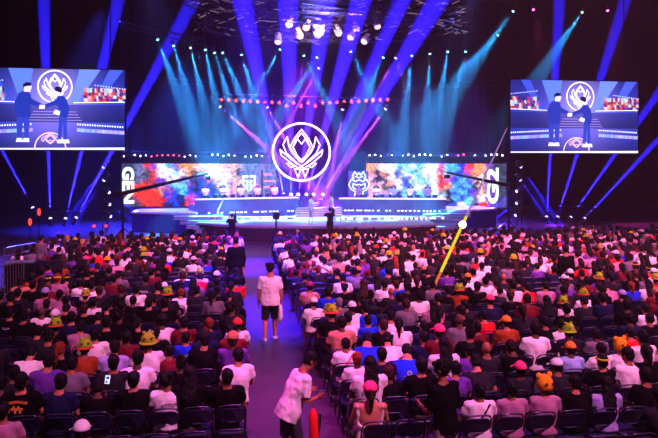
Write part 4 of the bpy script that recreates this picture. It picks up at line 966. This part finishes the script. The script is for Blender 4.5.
# camera operators
Pc = build_person('operator', standJ(.06, .05, (0, 0), 'up', 'up'), hair='short', vox=.014, seed=31, sleeve=.7, skirt_len=.08)
vmb = MB(); vmb.box((0, 0, 0), (.18, .42, .22), bev=.02).box((0, -.18, .14), (.06, .1, .08))
vcam = vmb.mesh('video_camera'); vl = MB().loft([(0, .2, 0), (0, .38, 0)], [.06, .075], n=10).mesh('lens'); vh = MB().loft([(0, -.1, .11), (0, -.08, .19), (0, .1, .19), (0, .12, .11)], .014, n=6).mesh('handle')
for i, (x, y, d, lab, l2, gz) in enumerate(((330, 234, 35.0, 'person in black with camera on the shoulder before the stage centre', 'black video camera on the shoulder of the operator at stage centre', .25), (232, 236, 34.0, 'person in dark clothes filming at the left of the aisle end', 'black video camera held up at the aisle end', 0))):
    p = at_d(x, y, d); px_, py_, pz = p.x, p.y, gz
    stand(Pc, (px_, py_, gz), .05-.1*i, shirt='K', trousers=1, scale=1.04, shoe=SHOEK, label=lab)
    vo = tag(link('video_camera', vcam, None, blackm), l2, 'camera'); vo.location = (px_+.17, py_+.1, gz+1.60); link('lens', vl, vo, blackm); link('handle', vh, vo, blackm)
    if gz: tag(put('camera_platform', MB().box((px_, py_, gz/2), (1.6, 1.2, gz), bev=.02), blackm), 'low black platform under the camera operator', 'platform')
x = at_d(276, 224, 33)
# shoulder-high camera on tripod near (270, 222)
t = tag(empty('tripod_camera', (x.x, x.y, 0)), 'black broadcast camera on a tripod at the aisle end by the stage', 'camera')
put('camera_body', MB().box((0, 0, 1.75), (.35, .7, .35), bev=.03), blackm, t); put('camera_lens', MB().loft([(0, .3, 1.75), (0, .65, 1.75)], [.1, .12], n=10), blackm, t); put('column', MB().loft([(0, 0, .9), (0, 0, 1.6)], .05, n=8), blackm, t)
for k in range(3): w_ = k*2.094+.5; put('leg', MB().loft([(0, 0, 1.1), (.5*math.cos(w_), .5*math.sin(w_), 0.02)], .025, n=6), blackm, t)

# ------------------------------------------------------------------ players, desks screens, chairs on the risers
mon = MB().box((0, 0, .22), (.56, .03, .33), bev=.008).mesh('monitor'); monst = MB().box((0, .03, .06), (.05, .03, .14)).box((0, .03, .01), (.22, .16, .02)).mesh('stand')
gb = MB(); gb.box((0, -.02, .0), (.46, .44, .09), bev=.03); gb2 = MB(); gb2.box((0, .0, 0), (.46, .09, .78), bev=.03); gb3 = MB(); gb3.loft([(0, 0, 0), (0, 0, -.3)], .03, n=8)
gmc, gmb, gmp = gb.mesh('seat'), gb2.mesh('backrest'), gb3.mesh('column')
gl_ = MB().loft([(0, 0, 0), (.28, 0, -.03)], .025, n=6).mesh('leg')
for side, (a, b, d, nrm, zt), sh in (('left', RL, 'W'), ('right', RR, 'K')):
    base = zt-.42
    for i in range(5):
        u = (.13+.17*i) if side == 'left' else (.18+.165*i)
        c = a.lerp(b, u); q = Vector((c.x+nrm.x*1.15, c.y+nrm.y*1.15, base)); ang = math.atan2(d.y, d.x)
        P = POSES[[0, 4, 2, 1, 7][i]]
        shc = {'left': 'W', 'right': 'GWCWI'[i]}[side] if side == 'right' else 'W'
        make_person(P, q, ang+PI, shc, 'pale', 'black', None, 1, 1.0, SHOE, 'players behind the %s desk' % side, 'player in %s top seated behind the %s desk, %s from the left' % (SHIRT[shc][0], side, ORD[i]), eyes=True)
        g = tag(empty('gaming_chair', (q.x, q.y, q.z), ang+PI), 'dark high-backed chair of the %s player from the left at the %s desk' % (ORD[i], side), 'chair', 'chairs behind the %s desk' % side)
        link('seat', gmc, g, blackm).location = (0, 0, .39); link('backrest', gmb, g, blackm).location = (0, -.26, .82); link('column', gmp, g, blackm).location = (0, 0, .36)
        for k in range(5): l = link('leg', gl_, g, blackm); l.location = (0, 0, .07); l.rotation_euler = (0, 0, k*1.2566)
        mo = tag(link('monitor', mon, None, blackm), 'monitor in front of the %s player from the left at the %s desk' % (ORD[i], side), 'monitor', 'monitors on the %s desk' % side); mo.location = (c.x+nrm.x*.3+d.x*.45, c.y+nrm.y*.3+d.y*.45, zt+.0); mo.rotation_euler = (0, 0, ang); mo.scale = (.62, .62, .62); link('stand', monst, mo, blackm)

# barriers and dark objects on the left floor
def barrier(p, rz, label):
    t = tag(empty('crowd_barrier', p, rz), label, 'barrier', 'steel barriers left of the seats'); mb = MB(); mb.loft([(-1, 0, .15), (-1, 0, 1.02), (-.93, 0, 1.09), (.93, 0, 1.09), (1, 0, 1.02), (1, 0, .15), (-1, 0, .15)], .02, n=6); put('frame', mb, metal, t)
    v = MB()
    for k in range(15): v.loft([(-.88+.126*k, 0, .15), (-.88+.126*k, 0, 1.09)], .008, n=5)
    put('bars', v, metal, t)
    for s in (-1, 1): put('foot', MB().loft([(s*.8, -.3, .015), (s*.8, 0, .15), (s*.8, .3, .015)], .018, n=6), metal, t)
for i, (x, y) in enumerate(((2, 300), (12, 285), (22, 272))): p = at_z(x, y, 0); barrier(p, 1.2, 'steel barrier beside the blue lit floor, %s from the bottom' % ORD[i])
p = at_z(20, 292, 0); t = tag(empty('equipment_case', p, .2), 'dark wheeled equipment case with pale lid edge left of the seats', 'case'); put('box', MB().box((0, 0, .55), (.9, .6, .9), bev=.03), blackm, t); put('lid_edge', MB().box((0, 0, 1.02), (.92, .62, .03)), metal, t)
for sx in (-1, 1):
    for sy_ in (-1, 1): put('caster', MB().ball((sx*.38, sy_*.24, .05), .05, None, 10, 6), blackm, t)
for i, (x, y) in enumerate(((30, 222), (39, 212), (94, 226), (106, 226))):
    p = at_y(x, y, 40); o = tag(empty('red_lamp', p), 'red glowing lamp on a stand near the left floor lights, %s from the left' % ORD[i], 'lamp'); put('lamp_globe', MB().ball((0, 0, 0), (.10, .10, .22 if i < 2 else .09), None, 12, 8), glow('red_globe', (255, 60, 40), 2.2), o); put('stand', MB().loft([(0, 0, -p.z), (0, 0, -.2 if i < 2 else -.08)], .025, n=6), blackm, o); put('base', MB().loft([(0, 0, -p.z), (0, 0, -p.z+.04)], .18, n=12), blackm, o)
# barricade before the stage
a = at_z(120, 252, 0); b = at_z(242, 249, 0); c = at_z(266, 249, 0); e = at_z(520, 243, 0)
bt = tag(empty('stage_barricade', (0, 0, 0)), 'low black barricade running in front of the stage', 'barricade')
put('panel', prism([(a.x, 33.6), (b.x, 33.6), (b.x, 33.7), (a.x, 33.7)], 0, .6), mat('barricade_red', (60, 10, 25), .6), bt); put('panel', prism([(c.x+.5, 33.6), (e.x, 33.6), (e.x, 33.7), (c.x+.5, 33.7)], 0, .6), mat('barricade_red', (60, 10, 25), .6), bt)

# prints on shirts
def print_on(px, py, kind, m, label=None):
    best = min((o for o in occ.values() if o.get('obj') and o.get('cat')), key=lambda o: (o['x']-px)**2+(o['y']-py)**2); who = best['obj']; P = best['P']
    mb = MB(); R = random.Random(int(px))
    def back(x, z): # back surface of the shirt
        yb = min((v.co.y for v in P['shirt'].vertices if abs(v.co.x-x) < .03 and abs(v.co.z-z) < .03), default=-.17); return yb-.004
    if kind == 'text':
        for i in range(5):
            x = -.09+.045*i
            for (dx, dz, w, h) in ((-.012, 0, .008, .045), (.012, 0, .008, .045), (0, R.choice((-.02, 0, .02)), .03, .009)): mb.box((x+dx, back(x, .88+dz), .88+dz), (w, .004, h))
    elif kind == 'art':
        for i in range(9): x = -.11+.0275*i; z = .95+.02*math.sin(i/8*PI); mb.box((x, back(x, z), z), (.02, .004, .035))
        for i in range(7): x = -.06+.02*i; z = .88+.02*math.sin(i*2.1); mb.box((x, back(x, z), z), (.026, .004, .03+.02*(i % 3)))
    elif kind == 'strap': 
        P0 = [(.13, 1.03), (.03, .9), (-.07, .78), (-.16, .66)]; mb.loft([(x, back(x, z)-.006, z) for x, z in P0], [(.014, .006)]*4, n=6)
    else:
        for i in range(8): w = i*PI/4; x = .03*math.cos(w); z = .86+.03*math.sin(w); mb.box((x, back(x, z), z), (.024, .004, .02))
    put({'text': 'shirt_lettering', 'art': 'shirt_print', 'strap': 'bag_strap'}.get(kind, 'shirt_logo'), mb, m, who)
ink = mat('ink_dark', (60, 25, 45)); inkw = mat('ink_white', (225, 220, 230)); inko = mat('ink_orange', (225, 130, 60))
for a_ in ((22, 378, 'art', inko), (169, 378, 'text', ink), (10, 313, 'text', inkw), (124, 254, 'text', inkw), (186, 340, 'text', inkw), (136, 288, 'text', ink), (496, 283, 'text', ink), (369, 360, 'text', ink), (470, 350, 'logo', inkw), (409, 356, 'logo', inkw), (480, 390, 'strap', blackm), (345, 356, 'strap', SHIRT['R'][1]), (295, 272, 'text', inkw), (161, 320, 'text', ink), (558, 325, 'strap', blackm)): print_on(*a_)
# blue bag hanging with white logo behind chair
# ------------------------------------------------------------------ house light
def area(p, q, col, e, size): 
    l = bpy.data.lights.new('wash_light', 'AREA'); l.energy = e; l.color = col; l.size = size; l.spread = math.radians(100); o = bpy.data.objects.new('wash_light', l); COL.objects.link(o); o.location = p; o.rotation_euler = (Vector(q)-Vector(p)).to_track_quat('-Z', 'Y').to_euler(); return o
PINK = (1.0, .27, .66)
KW = 2.5
def wash(p, q, col, e, ang, r=.35): return spot(Vector(p), Vector(q), col, e*KW, ang, r, .8, 0)
wash((7, 0, 18), (5, 12, 0), PINK, 9000, 75)
wash((16, 8, 17), (9, 20, 0), (1.0, .22, .48), 9000, 80)
wash((-10, 4, 17), (0, 20, 0), (1.0, .27, .68), 1800, 70)
wash((10, 14, 18), (9, 27, 0), (1.0, .20, .48), 11000, 75)
wash((-2, 14, 18), (-1, 27, 0), (1.0, .24, .65), 7000, 70)
# unseen lamps added, mostly overhead: blue and magenta on aisle, blue on left floor
wash((.9, 28, 17), (.9, 27.5, 0), (.08, .01, 1.0), 150000, 20, .6)
wash((.9, 19, 17), (.9, 18.5, 0), (.02, .005, 1.0), 60000, 24, .6)
wash((.9, 11, 17), (.9, 10.5, 0), (.9, .03, .6), 9000, 24, 1.0)
wash((-8, 40, 14), (-9, 29, 0), (.05, .05, 1.0), 30000, 26)
# stage washes: unseen lamps added for deck, risers and backdrop
wash((5, 34, 15), (2, 45, 1), (.17, .2, 1.0), 9000, 60)
wash((14, 36, 15), (11, 44, 1), (.17, .24, 1.0), 8000, 50)
wash((-5, 36, 15), (-2, 44, 1), (.14, .16, 1.0), 10000, 50)
wash((5, 47, 13), (4.2, 50, 4), (.3, .02, 1.0), 6000, 90)
wash((12, 45, 13), (15, 51, 6), (.45, .25, .7), 5000, 70)
wash((-2, 45, 13), (-4, 51, 6), (.1, .15, .9), 5000, 70)
wash((4, 30, 12), (5, 40, 17), (.6, .40, .9), 800, 90)  # added lamp, lifts the ceiling rig from below
wash((6, 30, 10), (4.5, 39.5, 13), (1.0, .6, .8), 9000, 26)  # added narrow lamp that brightens the hanging moving heads

hp0 = at_z(311, 224, ZS)
wash((hp0.x, 33, 14), (hp0.x+.3, hp0.y, 1.8), (.7, .85, 1.0), 9000, 16)  # lamp without a fixture, added to brighten the hosts
for q_ in ((RL[0]+RL[1])/2, (RR[0]+RR[1])/2): wash((q_.x, 34, 11), (q_.x, 44.5, 2.6), (.75, .8, 1.0), 2600, 34)  # added front lamps that brighten the players
for x_, c_, e_ in ((-9, (.03, .05, 1), 1.0), (-4, (.03, .08, 1), 1.3), (1, (.10, .05, 1), 1.6), (4.5, (.30, .02, 1), 3.0), (9, (.08, .06, 1), 1.8), (13, (.05, .09, 1), 1.6), (17, (.16, .06, .7), 1.2)):
    wash((x_, 45.5, 12.5), (x_, 46.5, 2), c_, 32000*e_, 62)  # wide lamps added to make the haze over the stage glow
# ------------------------------------------------------------------ haze and view
w = bpy.data.worlds.new('hall_air'); S.world = w; w.use_nodes = True; nt = w.node_tree
nt.nodes['Background'].inputs[0].default_value = (.01, .008, .02, 1); nt.nodes['Background'].inputs[1].default_value = .2
v = nt.nodes.new('ShaderNodeVolumeScatter'); v.inputs['Density'].default_value = .0011; v.inputs['Anisotropy'].default_value = .2
nt.links.new(v.outputs[0], nt.nodes['World Output'].inputs['Volume'])
S.cycles.use_denoising = True; S.cycles.max_bounces = 4; S.cycles.diffuse_bounces = 1; S.cycles.glossy_bounces = 2; S.cycles.volume_bounces = 0; S.cycles.use_light_tree = True
S.cycles.sample_clamp_indirect = 4
S.view_settings.view_transform = 'Standard'; S.view_settings.look = 'None'; S.view_settings.gamma = 1; S.view_settings.exposure = 0.0
